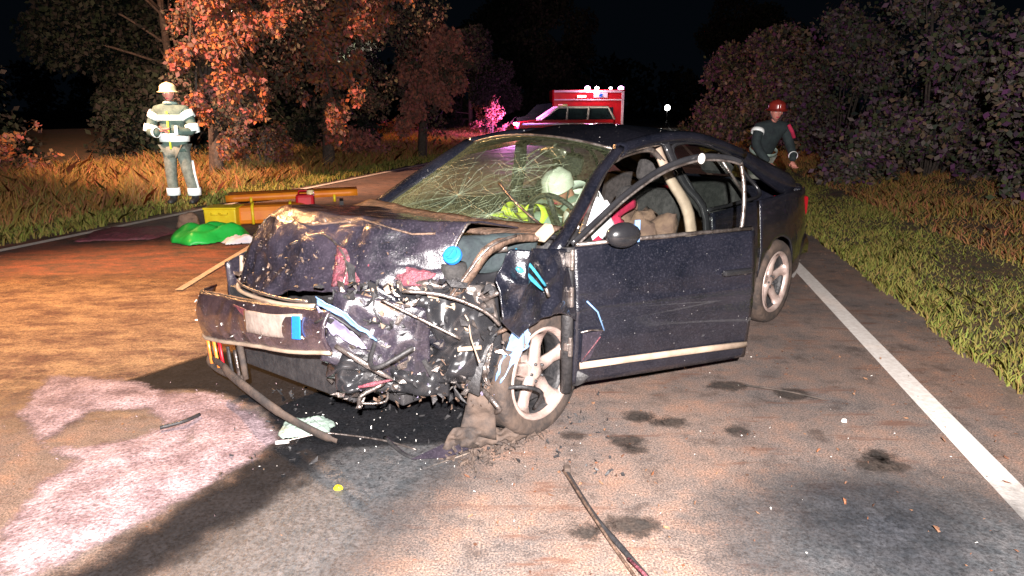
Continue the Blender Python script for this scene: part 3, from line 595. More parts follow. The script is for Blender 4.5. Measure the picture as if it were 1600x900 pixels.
def crack_lines():
    mb = MB()
    for (u0, v0, n_, L) in ((.30, .40, 26, .46), (.12, .70, 16, .24), (.45, .12, 14, .26), (.60, .66, 18, .30)):
        angs = [2 * pi * (i + random.uniform(-.4, .4)) / n_ for i in range(n_)]; rays = []
        for a in angs:
            l = L * random.uniform(.35, 1); p = []; w_ = 0
            for q in range(9):
                w_ += random.uniform(-.16, .16); r_ = l * q / 8
                u, v_ = u0 + r_ * 1.25 * sin(a + w_ * .5), v0 + r_ * cos(a + w_ * .5)
                if not (0.01 < u < .99 and .01 < v_ < .99): break
                p.append(Vector(ws(u, v_)) + Vector((.003, 0, .003)))
            rays.append((a, l, p))
            if len(p) > 2: mb.tube(p, [.0008 * (1 - .07 * q) for q in range(len(p))], 3, cap=False)
        for k in range(7):
            rr = L * (.05 + .11 * k + random.uniform(0, .03))
            for i in range(n_):
                if random.random() < .35 + .05 * k: continue
                a, b_ = angs[i], angs[(i + 1) % n_]; j = random.uniform(.9, 1.15); pp = []
                for (t_, q_) in ((a, rr), (b_, rr * j)):
                    u, v_ = u0 + q_ * 1.25 * sin(t_), v0 + q_ * cos(t_)
                    if .01 < u < .99 and .01 < v_ < .99: pp.append(Vector(ws(u, v_)) + Vector((.003, 0, .003)))
                if len(pp) == 2 and (pp[0] - pp[1]).length < .25: mb.tube(pp, .0006, 3, cap=False)
    o = mb.build('fracture_lines', 'crack', wsc, False); o['kind'] = 'stuff'
crack_lines()
tube('windscreen_seal', [ws(0, j / 20) for j in range(21)], .013, 'black_shine', car, 6)
tube('windscreen_seal', [ws(1, j / 20) for j in range(21)], .008, 'steel', car, 6)
tube('windscreen_seal', [ws(j / 10, 0) for j in range(11)], .016, 'black_shine', car, 6)
for k, (a, b_) in enumerate([((.03, .97), (.42, .62)), ((.02, .35), (.05, .88))]):
    p = [Vector(ws(lerp(a[0], b_[0], i / 8), lerp(a[1], b_[1], i / 8))) + Vector((.012, 0, .018)) for i in range(9)]
    if k == 0: wp = tube('wiper', p, .008, 'steel', car, 6)
    else: tube('wiper', p, .010, 'black', car, 6)
# the cowl: scuttle strip and stretched light edge below the glass
grid('scuttle', lambda u, v_: (lerp(1.24, 1.04, u) + .10 * (1 - (v_ * 2 - 1) ** 2), (v_ * 2 - 1) * .76, .985 + .03 * u + .012 * noise.noise(Vector((v_ * 8, u * 2, 0)))), 6, 40, 'rust', car, .015)
# interior
def cbox(name, c, d, m, parent=car, R=None, bevel=.03, taper=1):
    mb = MB(); mb.box(c, d, R, taper); return mb.build(name, m, parent, False, bevel)
cbox('floor_pan', (-.35, 0, .20), (3.3, 1.5, .06), 'black', bevel=.01)
cbox('dashboard', (.86, 0, .80), (.40, 1.42, .30), 'black', bevel=.08)
for s in (1, -1):
    for x0 in (.05, -.85):
        R = Matrix.Rotation(-.30, 3, 'Y')
        st = cbox('seat', (x0, s * .37, .42), (.52, .50, .20), 'grey_cloth', bevel=.07)
        cbox('seat_back', (x0 - .34, s * .37, .76), (.17, .48, .62), 'grey_cloth', st, R, .07)
        cbox('headrest', (x0 - .46, s * .37, 1.17), (.10, .26, .17), 'grey_cloth', st, R, .05)
mb = MB(); Rw = Matrix.Rotation(-1.1, 3, 'Y')
mb.tube([Rw @ Vector((.19 * cos(a), .19 * sin(a), 0)) + Vector((.60, .37, .93)) for a in np.linspace(0, 2 * pi, 25)], .016, 8, cap=False)
for a in (0, 2.1, 4.2): mb.tube([Vector((.60, .37, .93)), Rw @ Vector((.19 * cos(a), .19 * sin(a), 0)) + Vector((.60, .37, .93))], .018, 6)
mb.build('steering_wheel', 'black', car, True)
mb = MB(); mb.sphere((.36, .13, 1.31), (.02, .11, .035), 12, 8); mb.tube([(.36, .13, 1.31), (.33, .12, 1.36)], .012, 6)
for (yy_, zz_) in ((.15, 1.325), ): mb.sphere((.375, yy_, zz_), (.012, .05, .02), 10, 6)
mb.build('rear_view_mirror', 'steel', car, True)
tube('grab_wire', spline([(.40, .06, 1.33), (.43, -.02, 1.27), (.43, .08, 1.22), (.40, .2, 1.25)], 4), .006, 'steel', car, 5)
def drape(name, c, r, m, seed, parent=None, amp=.25, n=26):
    def fn(u, v_):
        a = u * 2 * pi; p = v_ * pi / 2; k = 1 + amp * noise.noise(Vector((cos(a) * 1.7 + seed, sin(a) * 1.7, p * 2))) + amp * .4 * noise.noise(Vector((cos(a) * 5, sin(a) * 5, p * 5 + seed)))
        return (c[0] + r[0] * cos(a) * cos(p) ** .6 * k, c[1] + r[1] * sin(a) * cos(p) ** .6 * k, c[2] + r[2] * sin(p) * k)
    return grid(name, fn, n, 12, m, parent)
drape('airbag', (.42, .46, .80), (.14, .16, .25), 'white_cloth', 1, car); drape('airbag_stain', (.36, .54, .80), (.10, .12, .19), 'red_cloth', 5, car)
# torn triangular liner showing inside the opened door (reddish ribbon)
tube('seat_belt', spline([(.66, .60, .80), (.45, .60, .88), (.30, .585, .98), (.12, .575, 1.02)], 4), .03, 'red_cloth', car, 6, flat=.25)

# open front door
PH = radians(23); DH = Vector((1.07, .86, 0)); DD = Vector((-cos(PH), sin(PH), 0)); DN = Vector((sin(PH), cos(PH), 0))
def dp(s, z, t=0):
    bul = -.16 * max(0, z - .62) ** 1.3 - .10 * max(0, .45 - z)
    return DH + DD * s + DN * (t + bul) + Vector((0, 0, z))
door = grid('front_door', lambda u, v_: dp(lerp(0.015, 1.13, u), lerp(.20 + .02 * (1 - u), .925, v_), .008 * math.exp(-((lerp(.2, .925, v_) - .60) / .02) ** 2) - .012 * max(0, ridged((u * 1.1, v_, 3), 2.2, 4)) * max(0, .5 - u)), 40, 24, 'paint', car, .022, off=1)
inn = grid('door_lining', lambda u, v_: dp(lerp(.03, 1.11, u), lerp(.24, .90, v_), -.07 - .02 * sin(v_ * pi)), 12, 10, 'grey_cloth', door, .02)
tube('door_edge', [dp(1.135, .20, -.03), dp(1.135, .5, -.03), dp(1.125, .93, -.03)], .035, 'black', door, 6, flat=.5)
tube('rub_strip', [dp(.045, .325, .012), dp(.4, .315, .016), dp(.8, .30, .016), dp(1.115, .285, .012)], .019, 'cream', door, 8, flat=.5, up=(0, 0, 1))
tube('belt_strip', [dp(.02, .935, .01), dp(.5, .94, .01), dp(1.10, .94, .01)], .011, 'steel', door, 6)
fr = spline([dp(.02, .93), dp(.21, 1.065), dp(.36, 1.165), dp(.56, 1.265), dp(.78, 1.318), dp(.97, 1.312), dp(1.075, 1.285)], 6)
tube('window_frame', [p - DN * .03 for p in fr], .0165, 'black_shine', door, 8, flat=.7)
tube('frame_seal', [p - DN * .012 + Vector((0, 0, -.017)) for p in fr], .007, 'steel', door, 6)
fr2 = spline([dp(1.075, 1.285), dp(1.09, 1.17), dp(1.085, 1.04), dp(1.065, .93)], 5)
tube('window_frame', [p - DN * .03 for p in fr2], .013, 'steel', door, 8, flat=.8)
mb = MB(); mb.sphere(dp(.80, 1.312, -.01), (.035, .012, .028), 10, 8); mb.build('frame_latch', 'white', door, True)
gp = [dp(.05, .94, -.03), dp(.21, 1.05, -.03), dp(.36, 1.15, -.03), dp(.56, 1.25, -.03), dp(.78, 1.30, -.03), dp(.97, 1.29, -.03), dp(1.05, 1.25, -.03), dp(1.07, .94, -.03)]
mesh('door_glass', gp, [tuple(range(8))], 'glass', door, False)
mb = MB(); c0 = dp(.25, .975, .07); Rm = Matrix((tuple(DD), tuple(DN), (0, 0, 1))).transposed()
v0 = MB(); v0.sphere((0, 0, 0), (.095, .05, .062), 16, 10); mb.add([Rm @ Vector(p) + c0 for p in v0.v], v0.f); mir = mb.build('door_mirror', 'black_shine', door, True)
mb = MB(); mb.box(dp(.34, .985, .055), (.03, .012, .11), Rm); mb.build('mirror_glass', 'ice_plastic', mir, bevel=.004)
mb = MB(); mb.box(dp(.985, .72, .03), (.19, .03, .032), Rm); mb.build('door_handle', 'black_shine', door, bevel=.01)
mb = MB(); mb.sphere(dp(1.05, .71, .015), (.018, .012, .018), 8, 6); mb.build('key_lock', 'chrome', door, True)
# crease and split plastic at the front lower corner of the door
tube('torn_edge', [dp(.07, .66, .012), dp(.13, .60, .015), dp(.17, .50, .016)], .005, 'ice_plastic', door, 5)
tube('torn_edge', [dp(.04, .505, .012), dp(.10, .51, .013), dp(.165, .50, .016)], .005, 'steel', door, 5)
tube('torn_edge', [dp(.06, .36, .012), dp(.11, .42, .014), dp(.15, .47, .016)], .004, 'pink', door, 5)
mesh('torn_liner', [dp(.05, .50, .012), dp(.16, .50, .016), dp(.10, .36, .014), dp(.05, .34, .012)], [(0, 1, 2, 3)], 'paint_dirty', door, False, .003)
mb = MB(); mb.tube([(1.09, .845, .2), (1.10, .85, .60), (1.09, .84, .93)], .03, 8); mb.build('hinge_pillar', 'black', car, True)
for z in (.70, .88, .45):
    mb = MB(); mb.box((1.115, .87, z), (.04, .03, .07 if z > .5 else .04)); mb.tube([(1.115, .885, z - .05), (1.115, .885, z + .05)], .012, 8); mb.build('door_hinge', 'steel', car, bevel=.006)

# wheels
def wheel(name, c, s, m_t='rubber', camber=0, toe=0, R=.315, W=.205):
    r = bpy.data.objects.new(name, None); C.objects.link(r); r.parent = car; r.location = c; r.rotation_euler = (camber, 0, toe); r.empty_display_size = .1
    k = s
    mb = MB(); h = W / 2
    mb.lathe([(.222, -h * .8 * k), (.262, -h * k), (.295, -h * .96 * k), (.311, -h * .72 * k), (R, -h * .3 * k), (R, h * .3 * k), (.311, h * .72 * k), (.295, h * .96 * k), (.262, h * k), (.222, h * .86 * k)], 56)
    t = mb.build('tyre', m_t, r, True)
    for q in range(4): pass
    mb = MB(); mb.lathe([(.214, -h * .7 * k), (.205, -h * .2 * k), (.196, h * .35 * k), (.203, h * .66 * k)], 56)
    rim = mb.build('rim', 'black', r, True, solid=.004)
    mb = MB(); mb.lathe([(.203, h * .66 * k), (.206, h * .80 * k), (.224, h * .98 * k), (.232, h * .90 * k), (.228, h * .80 * k)], 56); mb.build('rim_lip', 'alloy', rim, True)
    for q in range(5):
        a = 2 * pi * q / 5; mb = MB(); mb.lathe([(.0001, .066 * k), (.007, .064 * k), (.008, .050 * k)], 8, c=(.045 * cos(a), 0, .045 * sin(a))); mb.build('wheel_bolt', 'black', rim, True)
    for q in range(5):
        a = 2 * pi * q / 5 + .35; mb = MB(); pts = []; vv = []; F = []
        prof = [(.035, .034, .030), (.08, .036, .036), (.13, .030, .040), (.17, .034, .055), (.203, .050, .078)]
        for (rr, hw, yy_) in prof:
            for (dx, dy) in ((-1, -.016), (-1, .0), (-.55, .017), (.55, .017), (1, .0), (1, -.016)):
                X, Z = rr, dx * hw
                vv.append((X * cos(a) - Z * sin(a), k * (yy_ * .75 + dy + .015), X * sin(a) + Z * cos(a)))
        F = [(i * 6 + j, i * 6 + (j + 1) % 6, (i + 1) * 6 + (j + 1) % 6, (i + 1) * 6 + j) for i in range(4) for j in range(6)] + [tuple(range(6)), tuple(range(29, 23, -1))]
        mb.add(vv, F); mb.build('spoke', 'alloy', rim, True)
    mb = MB(); mb.lathe([(0.0001, .062 * k), (.025, .060 * k), (.034, .052 * k), (.060, .046 * k), (.066, .01 * k), (.066, -.03 * k)], 32); mb.build('hub_cap', 'alloy', rim, True)
    mb = MB(); mb.lathe([(.0001, -.03 * k), (.15, -.03 * k), (.15, -.055 * k), (.0001, -.055 * k)], 40); mb.build('brake_disc', 'steel', r, True)
    cb = MB(); cb.box((.10, -.03 * k, .07), (.09, .07, .13)); cb.build('brake_caliper', 'rust', r, bevel=.01)
    return r
wheel('front_wheel', (1.235, .72, .325), 1, camber=.02, toe=.04, R=.305)
wheel('rear_wheel', (RW, .79, .315), 1)
wheel('front_wheel', (FW, -.76, .315), -1, 'rubber')
wheel('rear_wheel', (RW, -.77, .315), -1)
# wheel housings
for cx, s in ((RW, 1), (RW, -1), (FW, -1), (1.28, 1)):
    grid('wheel_liner', lambda u, v_: (cx + .352 * cos(pi * u), s * .68 + lerp(-.14, .10, v_), .33 + .352 * sin(pi * u)), 16, 1, 'black', car, .01)
    cbox('inner_wall', (cx, s * .50, .55), (.78, .04, .5), 'black', bevel=.01)
# ---- left front: fender panel, hanging and buckled
def fen(u, v_):
    x = lerp(1.075, 1.60, u); zl_ = arch(x, 1.30, .345, .24); zt = interp(x, [1.05, 1.3, 1.5, 1.62], [.92, .955, .985, .84])
    if x > 1.5: zl_ = .60 + (x - 1.5) * .9
    z = lerp(zl_, zt, v_); y = yb(x, z) + .02 - .10 * max(0, x - 1.42) * 1.2 + .055 * ridged((x, z, 1), 3.4, 3) * min(1, max(0, (x - 1.12) * 4)) 
    return (x, y, z)
fender = grid('fender', fen, 60, 44, 'paint', car, .006)
tube('fender_crease', spline([(1.49, .875, .905), (1.44, .905, .86), (1.37, .925, .79)], 4), [.006, .012, .014, .013, .012, .010, .008, .006, .004], 'cyan_plastic', car, 6, flat=.5)  # these strips paint blue reflections onto the fender
tube('fender_crease', spline([(1.47, .85, .98), (1.43, .90, .91), (1.36, .93, .81)], 4), [.007] * 9, 'cyan_plastic', car, 6, flat=.6)
tube('fender_crease', [(1.36, .932, .80), (1.345, .938, .76)], .008, 'steel', car, 6)
tube('bonnet_rail', spline([(1.20, .74, .975), (1.38, .765, 1.0), (1.53, .755, .975), (1.60, .71, .87), (1.66, .65, .755)], 5), [.018] * 8 + [.026] * 13, 'rust', car, 7, flat=.5)
tube('bonnet_rail_edge', spline([(1.38, .775, 1.018), (1.545, .765, .985), (1.625, .71, .87), (1.68, .655, .76)], 5), .006, 'steel', car, 5)
mb = MB(); mb.box((1.17, .76, 1.0), (.09, .05, .05), Matrix.Rotation(.5, 3, 'Y')); mb.build('bonnet_hinge', 'cream', car, bevel=.01)
# ice coloured shard standing at the wheel
def shard(name, pts, m, th=.006, parent=car, seed=0, amp=.01):
    P = [Vector(p) for p in pts]; c = sum(P, Vector()) / len(P)
    V = [c + Vector((amp, amp, amp * .5))] + P; n = len(P)
    return mesh(name, V, [(0, 1 + i, 1 + (i + 1) % n) for i in range(n)], m, parent, False, th)
def jagged(name, path, wd, across, m, parent=car, seed=1, amp=.012, th=.004, nv=8):
    """torn strip of plastic along a path: ragged width, creased surface"""
    P = spline(path, 7); A = Vector(across).normalized(); n = len(P) - 1
    def fn(u, v_):
        i = min(n, int(round(u * n))); t = (v_ - .5) * 2; e = 1 + .45 * noise.noise(Vector((i * .55 + seed * 9, 4 if t > 0 else 8, 0))); w_ = np.interp(u, np.linspace(0, 1, len(wd)), wd)
        p = P[i] + A * t * w_ * e; nn = A.cross(P[min(n, i + 1)] - P[max(0, i - 1)]).normalized()
        return p + nn * amp * ridged(p, 11, seed) + nn * amp * .8 * (1 - t * t)
    return grid(name, fn, n, nv, m, parent, th)
AX = Vector((-.74, .67, 0))
jagged('lens_shard', [(1.50, .86, .71), (1.475, .88, .63), (1.47, .875, .55), (1.51, .84, .46), (1.54, .81, .37)], [.004, .035, .05, .035, .012], AX, 'ice_plastic', seed=3, amp=.02)
jagged('lens_shard', [(1.56, .80, .56), (1.585, .785, .49), (1.59, .78, .41), (1.57, .79, .35)], [.004, .02, .018, .004], AX, 'steel', seed=5)
jagged('lens_shard', [(1.47, .875, .67), (1.44, .89, .60), (1.45, .89, .53)], [.008, .012, .004], AX, 'chrome', seed=6)
def shard(name, pts, m, th=.006, parent=car, seed=0, amp=.01):
    P = [Vector(p) for p in pts]; c = sum(P, Vector()) / len(P)
    V = [c + Vector((amp, amp, amp * .5))] + P; n = len(P)
    return mesh(name, V, [(0, 1 + i, 1 + (i + 1) % n) for i in range(n)], m, parent, False, th)
# shredded brown liner and rubber beside the wheel
def crumple_sheet(name, A, B, C_, D, m, amp, sc_, seed, nu=30, nv=22, th=.004, parent=car, nrm=(1, .6, .2)):
    A, B, C_, D = map(Vector, (A, B, C_, D)); Nn = Vector(nrm).normalized()
    def fn(u, v_):
        p = A.lerp(B, u).lerp(D.lerp(C_, u), v_)
        k = ridged(p, sc_, seed) * amp; e = min(1, 6 * min(u, 1 - u, v_, 1 - v_) + .3)
        return p + Nn * k * e + Vector((0, 0, 1)) * amp * .5 * noise.noise(p * sc_ * 1.7 + Vector((3, seed, 9)))
    return grid(name, fn, nu, nv, m, parent, th)
crumple_sheet('torn_liner', (1.62, .64, .10), (1.50, .76, .07), (1.50, .74, .50), (1.56, .70, .46), 'rubber', .028, 6, 11)
crumple_sheet('torn_liner', (1.70, .60, .03), (1.28, .80, .01), (1.36, .80, .08), (1.66, .64, .14), 'rubber', .04, 12, 12)
# ---- bonnet: buckled up, its front folded down
def hood(u, v_):   # u 0 cowl ..1 front lip, v 0 far .. 1 near
    y = lerp(-.76, .60, v_)
    L = interp(y, [-.76, -.3, .3, .60], [.80, .84, .66, .46]); xr_ = 1.14 + .10 * (1 - (y / .76) ** 2)
    prof_x = [0, .35, .62, .80, .90, .96, 1.0]; prof_z = [1.005, 1.055, 1.085, 1.05, .94, .80, .70]
    x = xr_ + L * interp(u, [0, .3, .55, .72, .85, 1], [0, .45, .74, .86, .94, 1.0]); z = interp(u, [0, .3, .52, .64, .82, 1], [1.0, 1.04, 1.055, 1.0, .84, .615 + .15 * v_])
    z -= .16 * max(0, -y - .50) + .5 * max(0, -y - .5) * max(0, u - .3) + .03 * v_ * 0
    k = min(1, u * 2.2)
    k2 = k * (.35 + .65 * max(0, min(1, (u - .55) * 5)))
    z += .032 * ridged((x * 1.0, y * 1.3, 0), 2.0, 5) * k2 + .012 * ridged((x, y, z), 7, 6) * k2
    x += .05 * ridged((y * 1.4, z * 1.2, 1), 2.9, 7) * max(0, u - .35) + .016 * ridged((y, z, 5), 9, 8) * max(0, u - .4)
    return (x, y, z)
bon = grid('bonnet', hood, 90, 90, 'paint_dirty', car, .008)
tube('bonnet_edge', [Vector(hood(u, 1)) + Vector((.003, .006, .002)) for u in np.linspace(.50, .92, 14)], .006, 'steel', bon, 6)
tube('bonnet_fold', [Vector(hood(.60 + .05 * sin(j), j / 16)) + Vector((.01, 0, .006)) for j in range(6, 16)], .005, 'rust', bon, 5)
tube('bonnet_fold', spline([Vector(hood(.74, .45)) + Vector((.02, 0, .0)), Vector(hood(.69, .58)) + Vector((.02, 0, .0)), Vector(hood(.80, .72)) + Vector((.02, 0, 0)), Vector(hood(.98, .74)) + Vector((.02, 0, 0))], 5), .006, 'steel', bon, 5)
crumple_sheet('stained_liner', Vector(hood(.75, .66)) + Vector((.02, 0, 0)), Vector(hood(.85, .98)) + Vector((.02, 0, 0)), Vector(hood(1.0, .97)) + Vector((.02, 0, 0)), Vector(hood(.95, .70)) + Vector((.02, 0, 0)), 'pink', .02, 12, 3, parent=bon)
# ---- bumper, plate, grille
def bump(u, v_):   # u far..near, v bottom..top
    y = lerp(-1.06, .40, u); x = 2.15 - .16 * max(0, (-y - .80) / .26) ** 2.6 - .06 * max(0, y - .1)
    tilt = .12 * (y + .25); z = lerp(.425 + .075 * u * u, .665, v_) + tilt + .02 * sin(u * 9) * (v_ - .5) * .4
    x += -.05 * (v_ - .45) ** 2 * 4 * .6 + .008 * ridged((y, z, 2), 6, 9)
    return (x, y, z)
bp_ = grid('front_bumper', bump, 60, 16, 'paint_bumper', car, .012)
tube('bumper_lip', [Vector(bump(i / 24, 0)) + Vector((.012, 0, -.006)) for i in range(25)], .011, 'cream', bp_, 6)
tube('bumper_top_edge', [Vector(bump(i / 14, 1)) + Vector((.0, 0, .006)) for i in range(10)], .007, 'rust', bp_, 6)
# number plate with its blue band, bent recess behind
PL = [Vector((2.160, -.27, .520)), Vector((2.152, .24, .600)), Vector((2.144, .23, .705)), Vector((2.158, -.27, .628))]
pl = grid('number_plate', lambda u, v_: PL[0].lerp(PL[1], u).lerp(PL[3].lerp(PL[2], u), v_) + Vector((.012 * sin(u * 5) + .012, 0, .004 * sin(u * 8))), 20, 5, 'offwhite', bp_, .004)
mesh('plate_band', [Vector((2.177, .183, .594)), Vector((2.171, .238, .602)), Vector((2.160, .230, .702)), Vector((2.166, .178, .693))], [(0, 1, 2, 3)], 'blue_plastic', pl, False, .006)
mesh('plate_recess', [(2.150, -.44, .50), (2.166, -.275, .51), (2.164, -.275, .63), (2.148, -.44, .62)], [(0, 1, 2, 3)], 'pink', bp_, False, .006)
# lower grille frame: ring below the bumper at the far corner, with slats
def low(y, z): return Vector((2.14 - .16 * max(0, (-y - .78) / .26) ** 2.4, y, z))
ringp = [low(-1.04, .345), low(-1.045, .30), low(-.99, .23), low(-.88, .195), low(-.70, .19), low(-.50, .21), low(-.42, .23)]
tube('grille_frame', spline(ringp, 4), .016, 'rubber', car, 7)
tube('grille_post', [low(-.40, .23), low(-.41, .30), low(-.43, .41)], .016, 'rubber', car, 7)
for i, (y, mm) in enumerate([(-.94, 'paint_bumper'), (-.84, 'amber'), (-.75, 'amber'), (-.68, 'red'), (-.58, 'black'), (-.50, 'steel')]):  # amber and red slats paint in the lit ground behind the grille
    tube('grille_slat', [low(y, .36), low(y + .012, .28), low(y + .03, .205)], .008, mm, car, 5, flat=2.2, up=(1, 0, 0))
tube('headlight_trim', spline([(1.96, -.70, .80), (1.99, -.66, .70), (2.05, -.58, .655), (2.10, -.30, .675), (2.12, .02, .705), (2.10, .26, .74)], 5), .011, 'cream', car, 6)
tube('headlight_trim', spline([(2.03, -.62, .69), (2.08, -.45, .70), (2.11, -.20, .715), (2.12, .05, .735), (2.11, .22, .757)], 5), .008, 'chrome', car, 6)
# hanging bumper strip curling down to the road
tube('hanging_strip', spline([(2.13, -.80, .23), (2.17, -.60, .26), (2.19, -.45, .25), (2.17, -.25, .20), (2.11, -.10, .12), (2.03, .06, .05), (1.98, .16, .02)], 6), [.020] * 8 + [.028] * 16 + [.024] * 10 + [.014] * 3, 'rubber', car, 8, flat=.55)
# support frame and front panels in the crushed corner
cbox('engine_block', (1.62, -.05, .56), (.50, .80, .42), 'black', bevel=.05)
cbox('radiator', (1.98, -.20, .45), (.05, .95, .42), 'black', R=Matrix.Rotation(.12, 3, 'Z'), bevel=.01)
crumple_sheet('crushed_front_panel', (2.06, .26, .42), (1.48, .80, .34), (1.44, .72, .86), (1.92, .26, .78), 'black_shine', .085, 3.6, 21, 60, 44)
crumple_sheet('crushed_bumper_half', (2.11, .30, .50), (1.74, .58, .36), (1.74, .60, .72), (2.03, .32, .80), 'paint_dirty', .03, 4.0, 22, 44, 30)
crumple_sheet('crushed_radiator_support', (1.95, .38, .70), (1.60, .70, .46), (1.62, .70, .58), (1.90, .40, .84), 'paint', .03, 6.0, 23, 40, 16)
crumple_sheet('crumpled_liner', (1.80, .46, .74), (1.50, .78, .66), (1.50, .74, .80), (1.74, .48, .84), 'steel', .04, 6, 24, 40, 16)
crumple_sheet('crumpled_liner', (2.06, .34, .36), (1.66, .62, .30), (1.66, .62, .42), (2.06, .32, .50), 'black_shine', .05, 6, 25, 44, 16)
wfx = bpy.data.objects.new('headlight_debris', None); C.objects.link(wfx); wfx.parent = car; wfx.location = (.045, .05, 0); wfx.empty_display_size = .1
jagged('headlight_lens', [(2.10, .30, .79), (2.04, .36, .735), (1.98, .42, .67), (1.93, .465, .61)], [.020, .022, .020, .006], (.35, .3, .88), 'ice_plastic', wfx, 7, .010)
jagged('headlight_lens', [(2.09, .295, .72), (2.04, .345, .665), (1.99, .40, .61), (1.96, .43, .58)], [.045, .045, .030, .010], (.1, -.1, .98), 'lens_grey', wfx, 8, .016)
tube('headlight_trim', [(2.115, .305, .70), (2.065, .355, .735), (2.02, .39, .69), (1.98, .43, .64)], .006, 'black', wfx, 5)
tube('broken_rail', [(2.06, .36, .60), (1.99, .42, .53), (1.92, .49, .465), (1.89, .52, .44)], [.010, .015, .012, .005], 'steel', wfx, 6, flat=.5)
tube('broken_rail', [(1.89, .52, .44), (1.95, .46, .42), (2.0, .42, .41)], [.004, .012, .006], 'pink', wfx, 6, flat=.5)
tube('broken_rail', spline([(1.90, .48, .79), (1.78, .58, .70), (1.66, .70, .61)], 4), .007, 'steel', wfx, 6)
tube('broken_rail', spline([(1.82, .52, .82), (1.70, .65, .80), (1.58, .76, .73), (1.52, .80, .66)], 4), .009, 'steel', wfx, 6)
tube('broken_rail', [(1.66, .68, .555), (1.58, .745, .56)], .011, 'cream', wfx, 6)
# coolant tank with blue cap
mb = MB(); mb.lathe([(.0001, .0), (.055, 0), (.06, -.02), (.05, -.12), (.0001, -.12)], 20, 'z', (1.60, .60, .90)); mb.build('washer_tank', 'grey_cloth', car, True)
mb = MB(); Rc = Matrix.Rotation(.9, 3, (-.4, 1, 0)); q_ = MB(); q_.lathe([(.0001, .020), (.026, .020), (.027, .012), (.038, .010), (.042, .006), (.042, -.012), (.03, -.02), (.0001, -.02)], 24, 'z'); q_.box((0, 0, .024), (.045, .010, .012)); mb.add([Rc @ Vector(p) + Vector((1.63, .625, .945)) for p in q_.v], q_.f); mb.build('filler_cap', 'blue_plastic', car, False)
tube('strut_brace', spline([(1.36, .46, .92), (1.42, .60, .93), (1.36, .70, .95)], 4), .02, 'steel', car, 7)
crumple_sheet('inner_wing', (1.62, .52, .80), (1.20, .70, .84), (1.16, .72, .985), (1.50, .50, 1.0), 'jacket', .03, 5, 31)
# hoses, wires
for i in range(15):
    r_ = random.random; t0 = r_(); a = Vector((lerp(2.0, 1.5, t0), lerp(.34, .78, t0), .30 + .5 * r_())); p = [a]
    for q in range(3): a = a + Vector((random.uniform(-.14, .10), random.uniform(-.10, .12), random.uniform(-.12, .10))); p.append(a + Vector((.03, .03, 0)))
    tube('hose' if i % 3 else 'wire', spline(p, 4), random.choice([.004, .006, .010, .013]), random.choice(['black', 'steel', 'rust', 'steel', 'chrome', 'black', 'cream']), car, 5)
# scrap of torn metal: hundreds of small twisted flakes
def flakes(name, n, m, pf, size, parent=car):
    V = []; F = []
    for i in range(n):
        c = Vector(pf()); a = Vector(rng.normal(size=3)).normalized(); b = a.orthogonal().normalized(); b.rotate(Matrix.Rotation(random.uniform(0, 6), 3, a)); cc = a.cross(b)
        s = size * random.uniform(.3, 1.3); l = s * random.uniform(1, 3.2); k = len(V)
        V += [c, c + a * l + cc * s * .4, c + a * l * .7 + b * s, c + b * s * .7 - cc * s * .3, c + a * l * .3 + b * s * .5 + cc * s * .5]; F += [(k, k + 1, k + 4), (k + 1, k + 2, k + 4), (k + 2, k + 3, k + 4), (k + 3, k, k + 4)]
    o = mesh(name, V, F, m, parent, False); o['kind'] = 'stuff'; return o
def pw(z0, z1, d=.06, t0=0, t1=1):
    def f():
        t = random.uniform(t0, t1); return (lerp(2.04, 1.50, t) + random.uniform(-d, d), lerp(.30, .80, t) + random.uniform(-d, d), random.uniform(z0, z1))
    return f
flakes('metal_scraps', 100, 'steel', pw(.30, .82), .026); flakes('metal_scraps', 130, 'chrome', pw(.32, .60, .05), .016)
flakes('plastic_scraps', 260, 'black', pw(.30, .85, .07), .028); flakes('rusty_scraps', 120, 'rust', pw(.26, .5, .05, .2, 1), .014)
flakes('pale_scraps', 90, 'cream', pw(.62, .84, .05, .25, .8), .02); flakes('plastic_scraps', 60, 'lens_grey', pw(.30, .60, .05, .1, .9), .013)
flakes('bonnet_chips', 120, 'steel', lambda: Vector(hood(random.uniform(.55, .99), random.random())) + Vector((.012, 0, .003)), .007, bon)
flakes('bonnet_chips', 90, 'rust', lambda: Vector(hood(random.uniform(.7, .98), random.uniform(.05, .9))) + Vector((.012, 0, .003)), .011, bon)
flakes('bumper_chips', 30, 'white', lambda: Vector(bump(random.random(), random.random())) + Vector((.014, 0, 0)), .006, bp_)
flakes('roof_droplets', 26, 'white', lambda: Vector(roof_fn(.36, -1.12, lambda x: .09)(random.random(), random.random())) + Vector((0, 0, .004)), .004)
flakes('tyre_shreds', 300, 'rubber', lambda: (random.uniform(1.2, 1.75), random.uniform(.60, .84), abs(random.gauss(0, .03))), .016)
# under the car
cbox('subframe', (1.45, 0, .26), (.7, .9, .06), 'black', bevel=.01)
tube('exhaust_pipe', [(1.3, .1, .2), (-.5, .15, .2), (-2.2, .35, .25)], .03, 'rust', car, 8)

